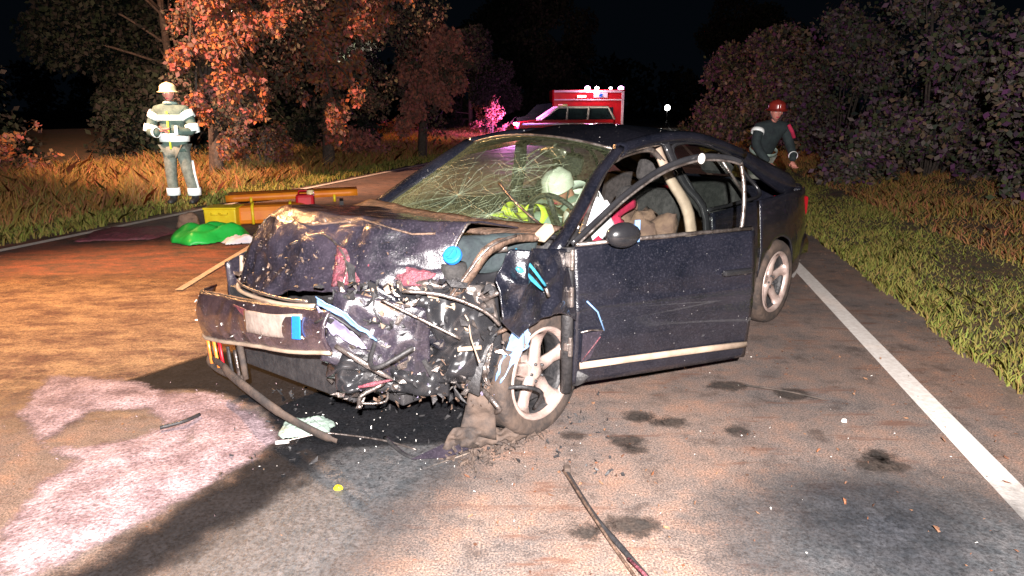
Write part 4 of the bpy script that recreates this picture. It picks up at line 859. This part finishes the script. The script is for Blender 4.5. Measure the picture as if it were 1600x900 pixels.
# ------------------------------------------------------------------ people
def skin_body(name, J, E_, m, parent, sub=1):
    me = bpy.data.meshes.new(name); me.from_pydata([j[0] for j in J], E_, []); me.update()
    o = link(name, me, m, parent, smooth=False)
    s = o.modifiers.new('skin', 'SKIN'); s.use_smooth_shade = True
    for i, j in enumerate(J):
        q = j[1] if isinstance(j[1], tuple) else (j[1], j[1]); me.skin_vertices[0].data[i].radius = q
    me.skin_vertices[0].data[0].use_root = True
    if sub: u = o.modifiers.new('sub', 'SUBSURF'); u.levels = sub; u.render_levels = sub
    return o
def ring(name, c, rx, ry, h, m, parent, R=None, n=24):
    mb = MB(); vv = []
    for (k, z) in ((1, -h / 2), (1.02, 0), (1, h / 2)):
        for i in range(n):
            a = 2 * pi * i / n; p = Vector((cos(a) * rx * k, sin(a) * ry * k, z)); p = (R @ p) if R is not None else p; vv.append(p + Vector(c))
    mb.add(vv, [(r * n + i, r * n + (i + 1) % n, (r + 1) * n + (i + 1) % n, (r + 1) * n + i) for r in range(2) for i in range(n)])
    return mb.build(name, m, parent, True, solid=.004)
def hand(parent, c, d, side, m='skin', s=1.0):
    """palm with five bent fingers; c wrist, d pointing direction"""
    d = Vector(d).normalized(); up = Vector((0, 0, 1)) if abs(d.z) < .9 else Vector((1, 0, 0)); x = d.cross(up).normalized() * side; n = x.cross(d)
    c = Vector(c); J = [(c, .024 * s), (c + d * .045 * s, (.036 * s, .02 * s)), (c + d * .085 * s, (.038 * s, .018 * s))]; E_ = [(0, 1), (1, 2)]
    for k, (o_, l) in enumerate([(-.032, .062), (-.011, .074), (.011, .070), (.030, .055)]):
        b = c + d * .09 * s + x * o_ * s; i = len(J)
        J += [(b, .009 * s), (b + (d * .55 - n * .25) * l * s, .0085 * s), (b + (d * .8 - n * .75) * l * s, .0075 * s)]; E_ += [(2, i), (i, i + 1), (i + 1, i + 2)]
    i = len(J); b = c + d * .03 * s - x * .03 * s
    J += [(b, .012 * s), (b + (d * .03 - x * .028) * s, .010 * s), (b + (d * .058 - x * .034 - n * .01) * s, .008 * s)]; E_ += [(1, i), (i, i + 1), (i + 1, i + 2)]
    return skin_body('hand', J, E_, m, parent, 1)
def head(parent, c, fwd, helmet='helmet', s=1.0, brim=1.0):
    """a head with brow, nose, mouth, ears and eyes, under a helmet; fwd = looking direction"""
    f = Vector(fwd).normalized(); z = Vector((0, 0, 1)); z = (z - f * z.dot(f)).normalized(); x = f.cross(z); R = Matrix((x, f, z)).transposed(); c = Vector(c)
    def T(p): return R @ (Vector(p) * s) + c
    def fn(u, v_):
        th = u * 2 * pi; ph = (v_ - .5) * pi; X, Y, Z = cos(ph) * sin(th), cos(ph) * cos(th), sin(ph)
        jaw = 1 - .26 * max(0, -Z) ** 1.3; px, py, pz = .074 * X * jaw, .092 * Y * (1 - .1 * max(0, -Z)), .118 * Z
        if Y > .5:
            nose = math.exp(-((X / .16) ** 2 + ((Z + .12) / .20) ** 2)); py += .022 * nose
            py -= .010 * (math.exp(-(((X - .36) / .17) ** 2 + ((Z - .10) / .12) ** 2)) + math.exp(-(((X + .36) / .17) ** 2 + ((Z - .10) / .12) ** 2)))
            py += .006 * math.exp(-((X / .3) ** 2 + ((Z + .47) / .06) ** 2)) + .008 * math.exp(-((X / .3) ** 2 + ((Z + .78) / .15) ** 2))
        return T((px, py, pz))
    h = grid('head', fn, 32, 24, 'skin', parent)
    for k in (-1, 1):
        mb = MB(); q_ = MB(); q_.sphere((k * .028, .078, .012), .012, 8, 6); mb.add([T(p) for p in q_.v], q_.f); mb.build('eye', 'white', h, True)
        mb = MB(); q_ = MB(); q_.sphere((k * .028, .088, .012), .005, 6, 4); mb.add([T(p) for p in q_.v], q_.f); mb.build('pupil', 'black', h, True)
        mb = MB(); q_ = MB(); q_.sphere((k * .076, -.005, -.005), (.010, .02, .032), 8, 6); mb.add([T(p) for p in q_.v], q_.f); mb.build('ear', 'skin', h, True)
    mb = MB(); q_ = MB(); q_.sphere((0, .083, -.062), (.024, .010, .007), 8, 6); mb.add([T(p) for p in q_.v], q_.f); mb.build('lips', 'red_cloth', h, True)
    if helmet:
        def hf(u, v_):
            th = u * 2 * pi; rr = interp(v_, [0, .12, .2, .6, .85, 1], [1.0 + .28 * brim, 1 + .08 * brim, 1.0, .93, .55, .001]); zz = interp(v_, [0, .12, .2, .6, .85, 1], [.034, .042, .048, .118, .158, .165])
            fr_ = 1 + .12 * max(0, cos(th)) * (v_ < .15); zz -= .03 * max(0, -cos(th)) * (1 - v_)
            crest = .012 * math.exp(-(sin(th) * rr / .16) ** 2) * (v_ > .2)
            return T((.118 * rr * sin(th), .138 * rr * cos(th) * fr_, zz + crest))
        hl = grid('helmet', hf, 36, 16, helmet, parent, .006)
        tube('chin_strap', [T(p) for p in ((-.10, .02, .03), (-.075, .035, -.06), (-.02, .06, -.115), (.02, .06, -.115), (.075, .035, -.06), (.10, .02, .03))], .006 * s, 'black', hl, 6)
    return h

# firefighter standing on the left verge, facing the camera, forearms folded at the belly
pz = .06
P1 = empty('person', (-5.42, 11.05, pz), 0, label='firefighter in bright reflective jacket and pale yellow helmet standing on the left verge', cat='person')
S = 1.04
def sc_(J): return [(tuple(Vector(p) * S), (tuple(q * S for q in r) if isinstance(r, tuple) else r * S)) for p, r in J]
JK = sc_([((0, 0, .98), (.19, .135)), ((0, 0, 1.14), (.185, .13)), ((0, 0, 1.32), (.21, .14)), ((0, .01, 1.46), (.17, .11)), ((0, .01, 1.54), (.075, .07)), ((0, 0, .82), (.21, .15)),
          ((-.205, 0, 1.44), .085), ((-.30, -.02, 1.27), .082), ((-.335, -.06, 1.12), .078), ((-.20, -.21, 1.10), .066), ((-.09, -.25, 1.13), .056),
          ((.205, 0, 1.44), .085), ((.29, -.02, 1.27), .082), ((.325, -.06, 1.12), .078), ((.20, -.22, 1.12), .066), ((.10, -.27, 1.16), .056)])
skin_body('jacket', JK, [(0, 1), (1, 2), (2, 3), (3, 4), (0, 5), (3, 6), (6, 7), (7, 8), (8, 9), (9, 10), (3, 11), (11, 12), (12, 13), (13, 14), (14, 15)], 'jacket_sage', P1, 2)
LG = sc_([((0, 0, .90), (.17, .12)), ((-.10, 0, .84), .115), ((-.115, -.01, .50), .088), ((-.12, 0, .14), .078), ((.10, 0, .84), .115), ((.16, -.03, .50), .088), ((.215, 0, .14), .078)])
skin_body('trousers', LG, [(0, 1), (1, 2), (2, 3), (0, 4), (4, 5), (5, 6)], 'trouser', P1, 2)
for x, m_ in ((-.12, 1), (.215, -1)):
    b = skin_body('boot', sc_([((x, 0, .20), .072), ((x, -.0, .07), .062), ((x, -.10, .055), (.055, .045)), ((x - .01 * m_, -.18, .045), (.05, .035))]), [(0, 1), (1, 2), (2, 3)], 'boot', P1, 1)
for (c, rx, ry, hh, m_) in [((0, 0, 1.03), .222, .168, .13, 'hivis'), ((0, 0, 1.325), .238, .170, .085, 'hivis'), ((-.117, -.005, .20), .098, .098, .12, 'hivis'), ((.21, -.003, .20), .098, .098, .12, 'hivis')]:
    ring('reflective_band', Vector(c) * S, rx * S, ry * S, hh, m_, P1)
for (c, r_, hh, ax) in [((-.25, -.01, 1.36), .102, .11, (-.5, 0, -.9)), ((.245, -.01, 1.36), .102, .11, (.5, 0, -.9)), ((-.325, -.045, 1.165), .098, .12, (-.2, -.15, -.9)), ((.315, -.045, 1.165), .098, .12, (.2, -.15, -.9)), ((-.16, -.225, 1.11), .076, .05, (1, -.4, 0)), ((.16, -.24, 1.135), .076, .05, (-1, -.4, 0))]:
    ring('reflective_band', Vector(c) * S, r_ * S, r_ * S, hh, 'hivis', P1, Vector(ax).to_track_quat('Z', 'Y').to_matrix())
tube('jacket_zip', [Vector((0, -.155, z)) * S for z in (.86, 1.0, 1.15, 1.3, 1.42)], .016, 'hivis_y', P1, 6)
tube('trouser_piping', [Vector(p) * S for p in ((.245, -.02, .68), (.265, -.04, .48), (.29, -.02, .24))], .018, 'hivis', P1, 6)
hand(P1, Vector((-.08, -.26, 1.135)) * S, (1, -.25, .05), 1); hand(P1, Vector((.09, -.285, 1.17)) * S, (-1, -.25, -.1), -1)
skin_body('neck', sc_([((0, .0, 1.50), .06), ((0, -.005, 1.60), .055)]), [(0, 1)], 'skin', P1)
head(P1, Vector((0, -.02, 1.675)) * S, (.12, -1, -.05), 'helmet', S)
tube('collar', [Vector((.085 * sin(a), -.085 * cos(a), 1.535 + .01 * cos(a))) * S for a in np.linspace(0, 2 * pi, 17)], .026, 'jacket_grey', P1, 7)

# rescuer at the right behind the car, bent towards it
P2 = empty('person', (3.62, 9.7, 0), .25, label='rescuer in dark jacket and dark red helmet standing behind the car boot', cat='person')
JK2 = [((0, .16, .92), (.17, .13)), ((0, .06, 1.08), (.17, .13)), ((0, -.02, 1.24), (.19, .13)), ((0, -.06, 1.36), (.15, .10)), ((0, -.09, 1.42), (.07, .065)),
       ((-.20, -.05, 1.33), .078), ((-.26, -.08, 1.10), .070), ((-.20, -.22, .92), .056), ((-.15, -.28, .86), .048),
       ((.20, -.05, 1.33), .078), ((.29, -.06, 1.12), .070), ((.26, -.22, .95), .056), ((.20, -.30, .88), .048)]
skin_body('jacket', JK2, [(0, 1), (1, 2), (2, 3), (3, 4), (3, 5), (5, 6), (6, 7), (7, 8), (3, 9), (9, 10), (10, 11), (11, 12)], 'jacket', P2, 2)
skin_body('trousers', [((0, .18, .90), (.16, .12)), ((-.10, .18, .84), .11), ((-.12, .0, .48), .085), ((-.13, .12, .12), .07), ((.10, .18, .84), .11), ((.12, .02, .48), .085), ((.14, .14, .12), .07)], [(0, 1), (1, 2), (2, 3), (0, 4), (4, 5), (5, 6)], 'trouser', P2, 2)
for x in (-.13, .14): skin_body('boot', [((x, .13, .14), .068), ((x, .12, .06), .06), ((x, -.08, .04), (.05, .035))], [(0, 1), (1, 2)], 'boot', P2)
ring('reflective_band', (0, .10, 1.0), .205, .165, .05, 'jacket_grey', P2, Matrix.Rotation(.45, 3, 'X'))
ring('shoulder_band', (-.225, -.06, 1.27), .088, .088, .055, 'hivis', P2, Vector((-.4, -.3, -.9)).to_track_quat('Z', 'Y').to_matrix())
tube('sleeve_stripe', [(.21, -.12, 1.36), (.27, -.13, 1.27), (.315, -.13, 1.18)], .028, 'red_cloth', P2, 6)
ring('sleeve_band', (.25, -.235, .94), .062, .062, .03, 'hivis', P2, Vector((-.3, -1, -.2)).to_track_quat('Z', 'Y').to_matrix())
hand(P2, (-.145, -.29, .85), (.1, -.6, -.7), 1); hand(P2, (.195, -.31, .87), (-.1, -.6, -.7), -1)
skin_body('neck', [((0, -.08, 1.38), .056), ((0, -.11, 1.47), .052)], [(0, 1)], 'skin', P2)
head(P2, (0, -.12, 1.53), (-.35, -1, -.12), 'helmet_red', .98)

# rescuer leaning inside the car
fwC = Vector((cos(radians(226.8)), sin(radians(226.8)), 0)); lfC = Vector((-fwC.y, fwC.x, 0))
P3 = empty('person', tuple(Vector((.40, 4.48, 0)) + fwC * -.28 + lfC * -.24), radians(226.8), label='rescuer in reflective jacket and white helmet crouching inside the wrecked car', cat='person')
skin_body('jacket', [((-.02, .20, .52), (.16, .15)), ((.05, .21, .68), (.16, .14)), ((.20, .23, .86), (.18, .13)), ((.30, .24, .98), (.12, .10)),
                     ((.28, .02, .92), .08), ((.48, -.04, .80), .07), ((.70, .05, .90), .055), ((.34, .42, .90), .08), ((.55, .46, .82), .07), ((.74, .28, .92), .055)],
          [(0, 1), (1, 2), (2, 3), (3, 4), (4, 5), (5, 6), (3, 7), (7, 8), (8, 9)], 'jacket_grey', P3, 2)
ring('reflective_band', (.19, .225, .86), .215, .185, .15, 'hivis', P3, Matrix.Rotation(.75, 3, 'Y'))
ring('reflective_band', (.285, .24, .965), .155, .14, .07, 'hivis', P3, Matrix.Rotation(.8, 3, 'Y'))
ring('cuff_band', (.66, .07, .90), .078, .078, .10, 'hivis_y', P3, Matrix.Rotation(1.3, 3, 'Y')); ring('cuff_band', (.70, .30, .915), .078, .078, .11, 'hivis_y', P3, Matrix.Rotation(1.3, 3, 'Y'))
hand(P3, (.72, .05, .91), (1, .1, 0), 1, 'hivis_y', 1.2); hand(P3, (.75, .27, .93), (1, -.1, 0), -1, 'hivis_y', 1.2)
skin_body('trousers', [((-.02, .20, .50), (.15, .13)), ((.02, .10, .48), .10), ((.38, .08, .50), .085), ((.42, .08, .30), .07), ((.02, .30, .48), .10), ((.38, .32, .50), .085), ((.44, .32, .30), .07)], [(0, 1), (1, 2), (2, 3), (0, 4), (4, 5), (5, 6)], 'trouser', P3, 2)
skin_body('neck', [((.30, .24, .98), .055), ((.38, .24, 1.06), .05)], [(0, 1)], 'skin', P3)
M['helmet_white'] = mat('white_helmet', (.92, .90, .84), (.8, .78, .72), 6, .35)
head(P3, (.42, .24, 1.05), (1, .15, -.45), 'helmet_white', .86, 0)
# casualty's blanket draped over the seat in the doorway
tag(drape('blanket', tuple(Vector((.40, 4.48, 0)) + fwC * -.02 + lfC * .50 + Vector((0, 0, .52))), (.30, .30, .40), 'tan', 8, None, .35, 40), 'brown blanket bundled on the driver seat behind the open door', 'blanket')

# ------------------------------------------------------------------ things left on the road edge
def crate(name, x, y, z, d, rz, m, label, cat):
    r = empty(name, (x, y, z), rz, label=label, cat=cat); mb = MB(); mb.box((0, 0, d[2] / 2), d, taper=1.03); b = mb.build('shell', m, r, bevel=.02)
    mb = MB(); mb.box((0, 0, d[2] + .012), (d[0] * 1.06, d[1] * 1.06, .03)); mb.build('lid', m, r, bevel=.01)
    for s in (-1, 1): tube('handle', [(s * .06 - .05, -d[1] / 2 - .005, d[2] * .8), (s * .06 - .05, -d[1] / 2 - .03, d[2] * .74), (s * .06 + .05, -d[1] / 2 - .03, d[2] * .74), (s * .06 + .05, -d[1] / 2 - .005, d[2] * .8)], .008, m, r, 5)
    return r
crate('equipment_box', -3.98, 9.25, .0, (.42, .34, .25), .05, 'yellow', 'bright yellow equipment box standing on the road edge by the green sheet', 'box')
r = empty('rescue_bag', (-3.42, 9.55, 0), .30, label='long orange rescue bag lying behind the yellow box', cat='bag')
mb = MB(); mb.box((0, 0, .14), (.95, .42, .26)); mb.build('bag_body', 'orange', r, bevel=.07)
for x in (-.25, .25): tube('strap', [(x, -.23, .02), (x, -.23, .27), (x, 0, .30), (x, .23, .27)], .02, 'yellow', r, 6, flat=.3)
r = empty('spine_board', (-3.35, 10.35, 0), .25, label='flat orange spine board lying behind the orange bag', cat='stretcher')
grid('board', lambda u, v_: (lerp(-.95, .95, u), (v_ - .5) * lerp(.46, .36, u), .22 + .02 * abs(v_ * 2 - 1) + .04 * u), 16, 6, 'orange', r, .10)
for x in (-.6, .6): tube('strap', [(x, -.22, .20), (x, -.23, .30), (x, 0, .31), (x, .23, .30)], .02, 'yellow', r, 6, flat=.3)
cb = MB(); [cb.box((x, 0, .10), (.06, .34, .20)) for x in (-.7, .7)]; cb.build('support', 'black', r)
r = empty('jerrycan', (-3.00, 9.75, 0), .2, label='red canister with pale cap at the end of the orange board', cat='canister')
mb = MB(); mb.box((0, 0, .20), (.26, .18, .36)); mb.build('can_body', 'red', r, bevel=.04)
tube('handle', [(-.09, 0, .38), (-.08, 0, .43), (.04, 0, .43), (.05, 0, .38)], .013, 'red', r, 6); mb = MB(); mb.lathe([(.0001, .06), (.05, .055), (.055, 0)], 14, 'z', (.08, 0, .38)); mb.build('cap', 'helmet', r, True)
def cloth(name, x, y, rx, ry, h, m, seed, label, cat, rz=0):
    def fn(u, v_):
        X, Y = (u - .5) * 2, (v_ - .5) * 2; e = max(abs(X), abs(Y)); k = 1 + .25 * noise.noise(Vector((X * 1.3 + seed, Y * 1.3, 0)))
        z = .012 + h * (1 - e ** 3) * (.55 + .6 * abs(noise.noise(Vector((X * 1.4, Y * 2.6, seed))))) + .02 * abs(noise.noise(Vector((X * 5, Y * 5, seed))))
        a, b_ = X * rx * k * (1 - .25 * abs(Y)), Y * ry * k; return (x + a * cos(rz) - b_ * sin(rz), y + a * sin(rz) + b_ * cos(rz), z)
    return tag(grid(name, fn, 30, 24, m, None, .004), label, cat)
cloth('plastic_sheet', -3.76, 8.25, .50, .36, .22, 'green', 3, 'bright green plastic sheet crumpled on the road beside the yellow box', 'sheet', .75)
cloth('towel', -3.28, 8.0, .22, .13, .09, 'white_cloth', 9, 'cream towel lying between the green sheet and the bonnet', 'towel', .3)
cloth('tarpaulin', -4.9, 8.5, .55, .42, .10, 'pink', 12, 'dull red tarpaulin spread on the road at the far left', 'tarpaulin', .1)
def rock(name, x, y, s, m, seed, label, cat):
    def fn(u, v_):
        th = u * 2 * pi; ph = v_ * pi - pi / 2; d = Vector((cos(ph) * cos(th), cos(ph) * sin(th), sin(ph))); k = 1 + .35 * noise.noise(d * 1.5 + Vector((seed, 0, 0)))
        return (x + d.x * s * k, y + d.y * s * .8 * k, max(0.003, s * .6 + d.z * s * .8 * k))
    return tag(grid(name, fn, 18, 12, m), label, cat)
rock('kit_bag', -4.35, 8.95, .16, 'stone', 3, 'small brown kit bag left of the yellow box', 'bag')
# debris on the near road
def thing_tube(name, pts, r_, m, label, cat, **k): return tag(tube(name, spline(pts, 5), r_, m, None, 7, **k), label, cat)
wr = empty('rubber_strip', (.24, 2.66, .0), 0, label='forked black rubber trim strip lying on the bare near asphalt', cat='trim strip')
tube('strip', spline([(0, 0, .012), (.035, -.17, .02), (.09, -.36, .014), (.17, -.56, .012), (.24, -.75, .012)], 5), .011, 'black', wr, 6)
tube('strip', spline([(-.012, .012, .012), (.022, -.15, .03), (.075, -.36, .03), (.14, -.56, .014), (.19, -.72, .012)], 5), .006, 'rust', wr, 6)
tube('strip_end', [(.17, -.62, .03), (.21, -.70, .03), (.235, -.77, .026)], .007, 'pink', wr, 6)
mb = MB(); mb.box((.004, .0, .022), (.03, .04, .03)); mb.build('clip', 'rubber', wr, bevel=.006)
thing_tube('bumper_fragment', [(-.62, 2.98, .012), (-.45, 2.78, .012), (-.28, 2.88, .04), (-.12, 2.97, .02)], [.01] * 16, 'black', 'thin curved black fragment in front of the broken wheel', 'fragment')
tag(mesh('bumper_shard', [(-.46, 2.76, .015), (-.30, 2.86, .05), (-.08, 2.99, .06), (-.12, 2.92, .015), (-.3, 2.78, .012)], [(0, 1, 2, 3, 4)], 'paint_dirty', None, False, .006), 'dark curved plate of bumper plastic leaning by the flat tyre', 'fragment')
thing_tube('chrome_strip', [(-1.12, 2.92, .015), (-.95, 2.98, .03), (-.85, 3.0, .02), (-.62, 2.95, .012), (-.45, 2.86, .012)], [.005] * 21, 'steel', 'thin bright wire lying across the oily edge', 'wire')
thing_tube('bolt', [(-1.13, 2.915, .018), (-1.07, 2.93, .018)], [.010] * 6, 'white', 'short white pin at the tip of the pale powder', 'pin')
cloth('bumper_foam', -1.03, 3.07, .13, .09, .05, 'jacket_grey', 4, 'grey lump of torn padding beside the hanging bumper strip', 'fragment', .2)
rock('cap_fragment', -.735, 2.53, .018, 'yellow', 2, 'tiny yellow cap lying on the damp grey asphalt', 'cap')
rock('glass_cube', 1.71, 3.17, .014, 'white', 5, 'tiny white chip alone on the right side of the road', 'chip')
thing_tube('twig', [(-1.75, 3.05, .03), (-1.66, 3.11, .035), (-1.62, 3.20, .03)], [.010] * 11, 'black', 'short black twig on the pale powder', 'twig')
thing_tube('twig', [(1.35, 3.62, .015), (1.55, 3.52, .02), (1.72, 3.42, .015)], [.005] * 11, 'bark', 'long thin twig on the road towards the right edge line', 'twig')
thing_tube('road_seam', [(-.79, 2.35, .0), (-.45, 2.66, .0), (-.2, 2.85, .0)], [.004] * 11, 'line_worn', 'x', 'x')['kind'] = 'structure'
for nm in ('label', 'category'): del bpy.data.objects['road_seam'][nm]
flk = lambda n_, m_, x0, x1, y0, y1, s_, lab: tag(flakes('fragments', n_, m_, lambda: (random.uniform(x0, x1), random.uniform(y0, y1), .012), s_, None), lab, kind='stuff')
flk(240, 'black', -1.4, .5, 2.6, 3.6, .015, 'black plastic crumbs strewn in front of the wreck'); flk(60, 'white', -1.3, .3, 2.7, 3.3, .005, 'white glass crumbs strewn in front of the wreck')
flk(160, 'litter', -.2, 2.4, 1.9, 4.2, .010, 'brown leaf crumbs on the right lane'); flk(120, 'powder_crumb', -2.6, -1.15, 2.3, 3.75, .004, 'pale powder crumbs along the ragged edge of the spill'); flk(60, 'white', -.5, 2.2, 2.0, 4.5, .004, 'tiny glass crumbs glinting on the right lane')

# ------------------------------------------------------------------ red rescue estate car and ambulance
def vehicle_side(root, prof, wd, m, name='body'):
    """profile (x,z) outline extruded to width with rounded shoulders"""
    n = len(prof); V = []; F = []; cx = sum(p[0] for p in prof) / n; cz = sum(p[1] for p in prof) / n
    for (yy_, k) in ((-wd / 2, .965), (-wd / 2 + .05, 1), (wd / 2 - .05, 1), (wd / 2, .965)):
        V += [(cx + (x - cx) * k, yy_, cz + (z - cz) * k) for x, z in prof]
    for r_ in range(3): F += [(r_ * n + i, r_ * n + (i + 1) % n, (r_ + 1) * n + (i + 1) % n, (r_ + 1) * n + i) for i in range(n)]
    F += [tuple(range(n - 1, -1, -1)), tuple(3 * n + i for i in range(n))]
    return mesh(name, V, F, m, root, False)
def simple_wheel(root, x, y, r_=.33):
    mb = MB(); mb.lathe([(.2, -.1), (r_ * .95, -.1), (r_, -.05), (r_, .05), (r_ * .95, .1), (.2, .1)], 24, c=(x, y, r_)); t = mb.build('wheel', 'rubber', root, True)
    mb = MB(); mb.lathe([(.0001, -.09), (.19, -.085), (.21, -.06), (.21, .06), (.19, .085), (.0001, .09)], 20, c=(x, y, r_)); mb.build('rim', 'alloy', t, True)
# local: x forward, seen side is -y after rotation by 180 deg -> use +y side
E1 = empty('rescue_car', (2.55, 33.0, .12), radians(186), label='red estate rescue car with pale window frames parked across the road', cat='car')
body = vehicle_side(E1, [(-2.2, .35), (2.3, .35), (2.38, .62), (2.3, .88), (1.25, 1.0), (-2.2, 1.02)], 1.8, 'redbody')
cab_ = vehicle_side(E1, [(1.25, 1.0), (.45, 1.55), (-1.9, 1.56), (-2.2, 1.02)], 1.62, 'glass_dark', 'glasshouse')
for s in (1, -1):
    tube('window_frame', [(1.28, s * .83, 1.0), (.48, s * .79, 1.55), (-1.85, s * .79, 1.57), (-2.18, s * .83, 1.02)], .055, 'white', E1, 6)
    for x in (.05, -.95): tube('door_post', [(x + .05, s * .83, 1.0), (x, s * .80, 1.56)], .05, 'white', E1, 6)
    tube('side_stripe', [(2.2, s * .905, .8), (-2.1, s * .905, .82)], .05, 'white', E1, 6, flat=.3)
    for x in (1.45, -1.35): simple_wheel(E1, x, s * .82)
mb = MB(); mb.box((-.7, 0, 1.575), (2.4, 1.5, .05)); mb.build('roof', 'white', E1, bevel=.02)
M['em_blue'] = emis('blue_beacon_light', (.35, .25, 1), 14); M['em_mag'] = emis('magenta_beacon_light', (1, .35, .85), 16); M['em_white'] = emis('white_lamp_light', (1, .97, .92), 14); M['em_cream'] = emis('warm_lamp_light', (1, .80, .62), 4)
mb = MB(); mb.box((.15, 0, 1.65), (.25, 1.2, .12)); mb.build('light_bar', 'helmet', E1, bevel=.03)
mb = MB(); mb.sphere((2.40, .55, .80), (.06, .16, .09), 10, 8); mb.build('front_flasher', 'em_blue', E1, True)
mb = MB(); mb.sphere((2.40, -.45, .80), (.05, .12, .07), 10, 8); mb.build('headlight', 'em_mag', E1, True)
lamp('beacon_glow', 'POINT', (-.05, 32.4, 1.1), 900, (1, .22, .75), .1); lamp('beacon_glow', 'POINT', (.15, 32.0, .75), 160, (.25, .2, 1), .1)
E2 = empty('ambulance', (4.35, 41.5, .12), radians(182), label='boxy white and red ambulance with flashing roof lights behind the red car', cat='ambulance')
bx_ = vehicle_side(E2, [(-2.1, .45), (2.0, .45), (2.05, 2.55), (-2.15, 2.6)], 2.1, 'redbody', 'box_body')
vehicle_side(E2, [(2.05, .4), (4.1, .4), (4.15, 1.0), (3.6, 1.1), (2.95, 1.75), (2.05, 1.85)], 1.9, 'glass_dark', 'cab')
for s in (1, -1):
    for (x0, x1, z0, z1, m_, nm) in [(-2.05, 1.95, 2.42, 2.54, 'white', 'roof_band'), (-2.05, 1.95, 1.98, 2.05, 'white', 'side_stripe'), (-2.12, -1.98, .5, 2.5, 'white', 'corner_post'), (-1.5, 1.6, 1.15, 1.6, 'glass_dark', 'side_window')]:
        mb = MB(); mb.box(((x0 + x1) / 2, s * 1.06, (z0 + z1) / 2), (x1 - x0, .03, z1 - z0)); mb.build(nm, m_, bx_, bevel=.005)
    mb = MB(); mb.box((-.75, s * 1.065, 2.27), (.80, .03, .26)); pn = mb.build('sign_panel', 'white', bx_)
    mb = MB(); mb.box((.35, s * 1.07, 2.20), (.5, .03, .12)); mb.build('side_marker', 'em_cream', bx_)
    # six-armed star of life on the panel
    for a in (0, pi / 3, 2 * pi / 3):
        mb = MB(); mb.box((-.75, s * 1.09, 2.27), (.055, .02, .24), Matrix.Rotation(a, 3, 'Y')); mb.build('star_arm', 'blue_plastic', pn)
    for x in (3.2, -1.2): simple_wheel(E2, x, s * .92, .36)
for x, m_, s_ in ((.0, 'em_mag', .13), (-.55, 'em_white', .10), (-1.95, 'em_mag', .13), (-1.35, 'em_white', .07)):
    mb = MB(); mb.sphere((x, .85, 2.66), (s_ * 1.3, s_, s_), 12, 8); mb.build('roof_lamp', m_, E2, True)
lamp('beacon_glow', 'POINT', (4.6, 40.2, 3.1), 300, (1, .45, .7), .1)
lamp('scene_floodlight', 'SPOT', (-9, 22, 4.5), 60000, (1, .80, .66), .2, (3.3, 36, 1.6), 34, .6)  # added unseen fill, brightens the ambulance and the red car
# portable lamp far down the road
L1 = empty('tripod_lamp', (13.4, 60, 0), 0, label='round white lamp on a tripod glowing far down the road', cat='lamp')
mb = MB(); mb.sphere((0, 0, 1.75), .24, 16, 12); mb.build('lamp_head', 'em_white', L1, True)
tube('pole', [(0, 0, .4), (0, 0, 1.55)], .03, 'black', L1)
for a in (0, 2.1, 4.2): tube('leg', [(0, 0, .7), (.45 * cos(a), .45 * sin(a), 0)], .02, 'black', L1, 6)
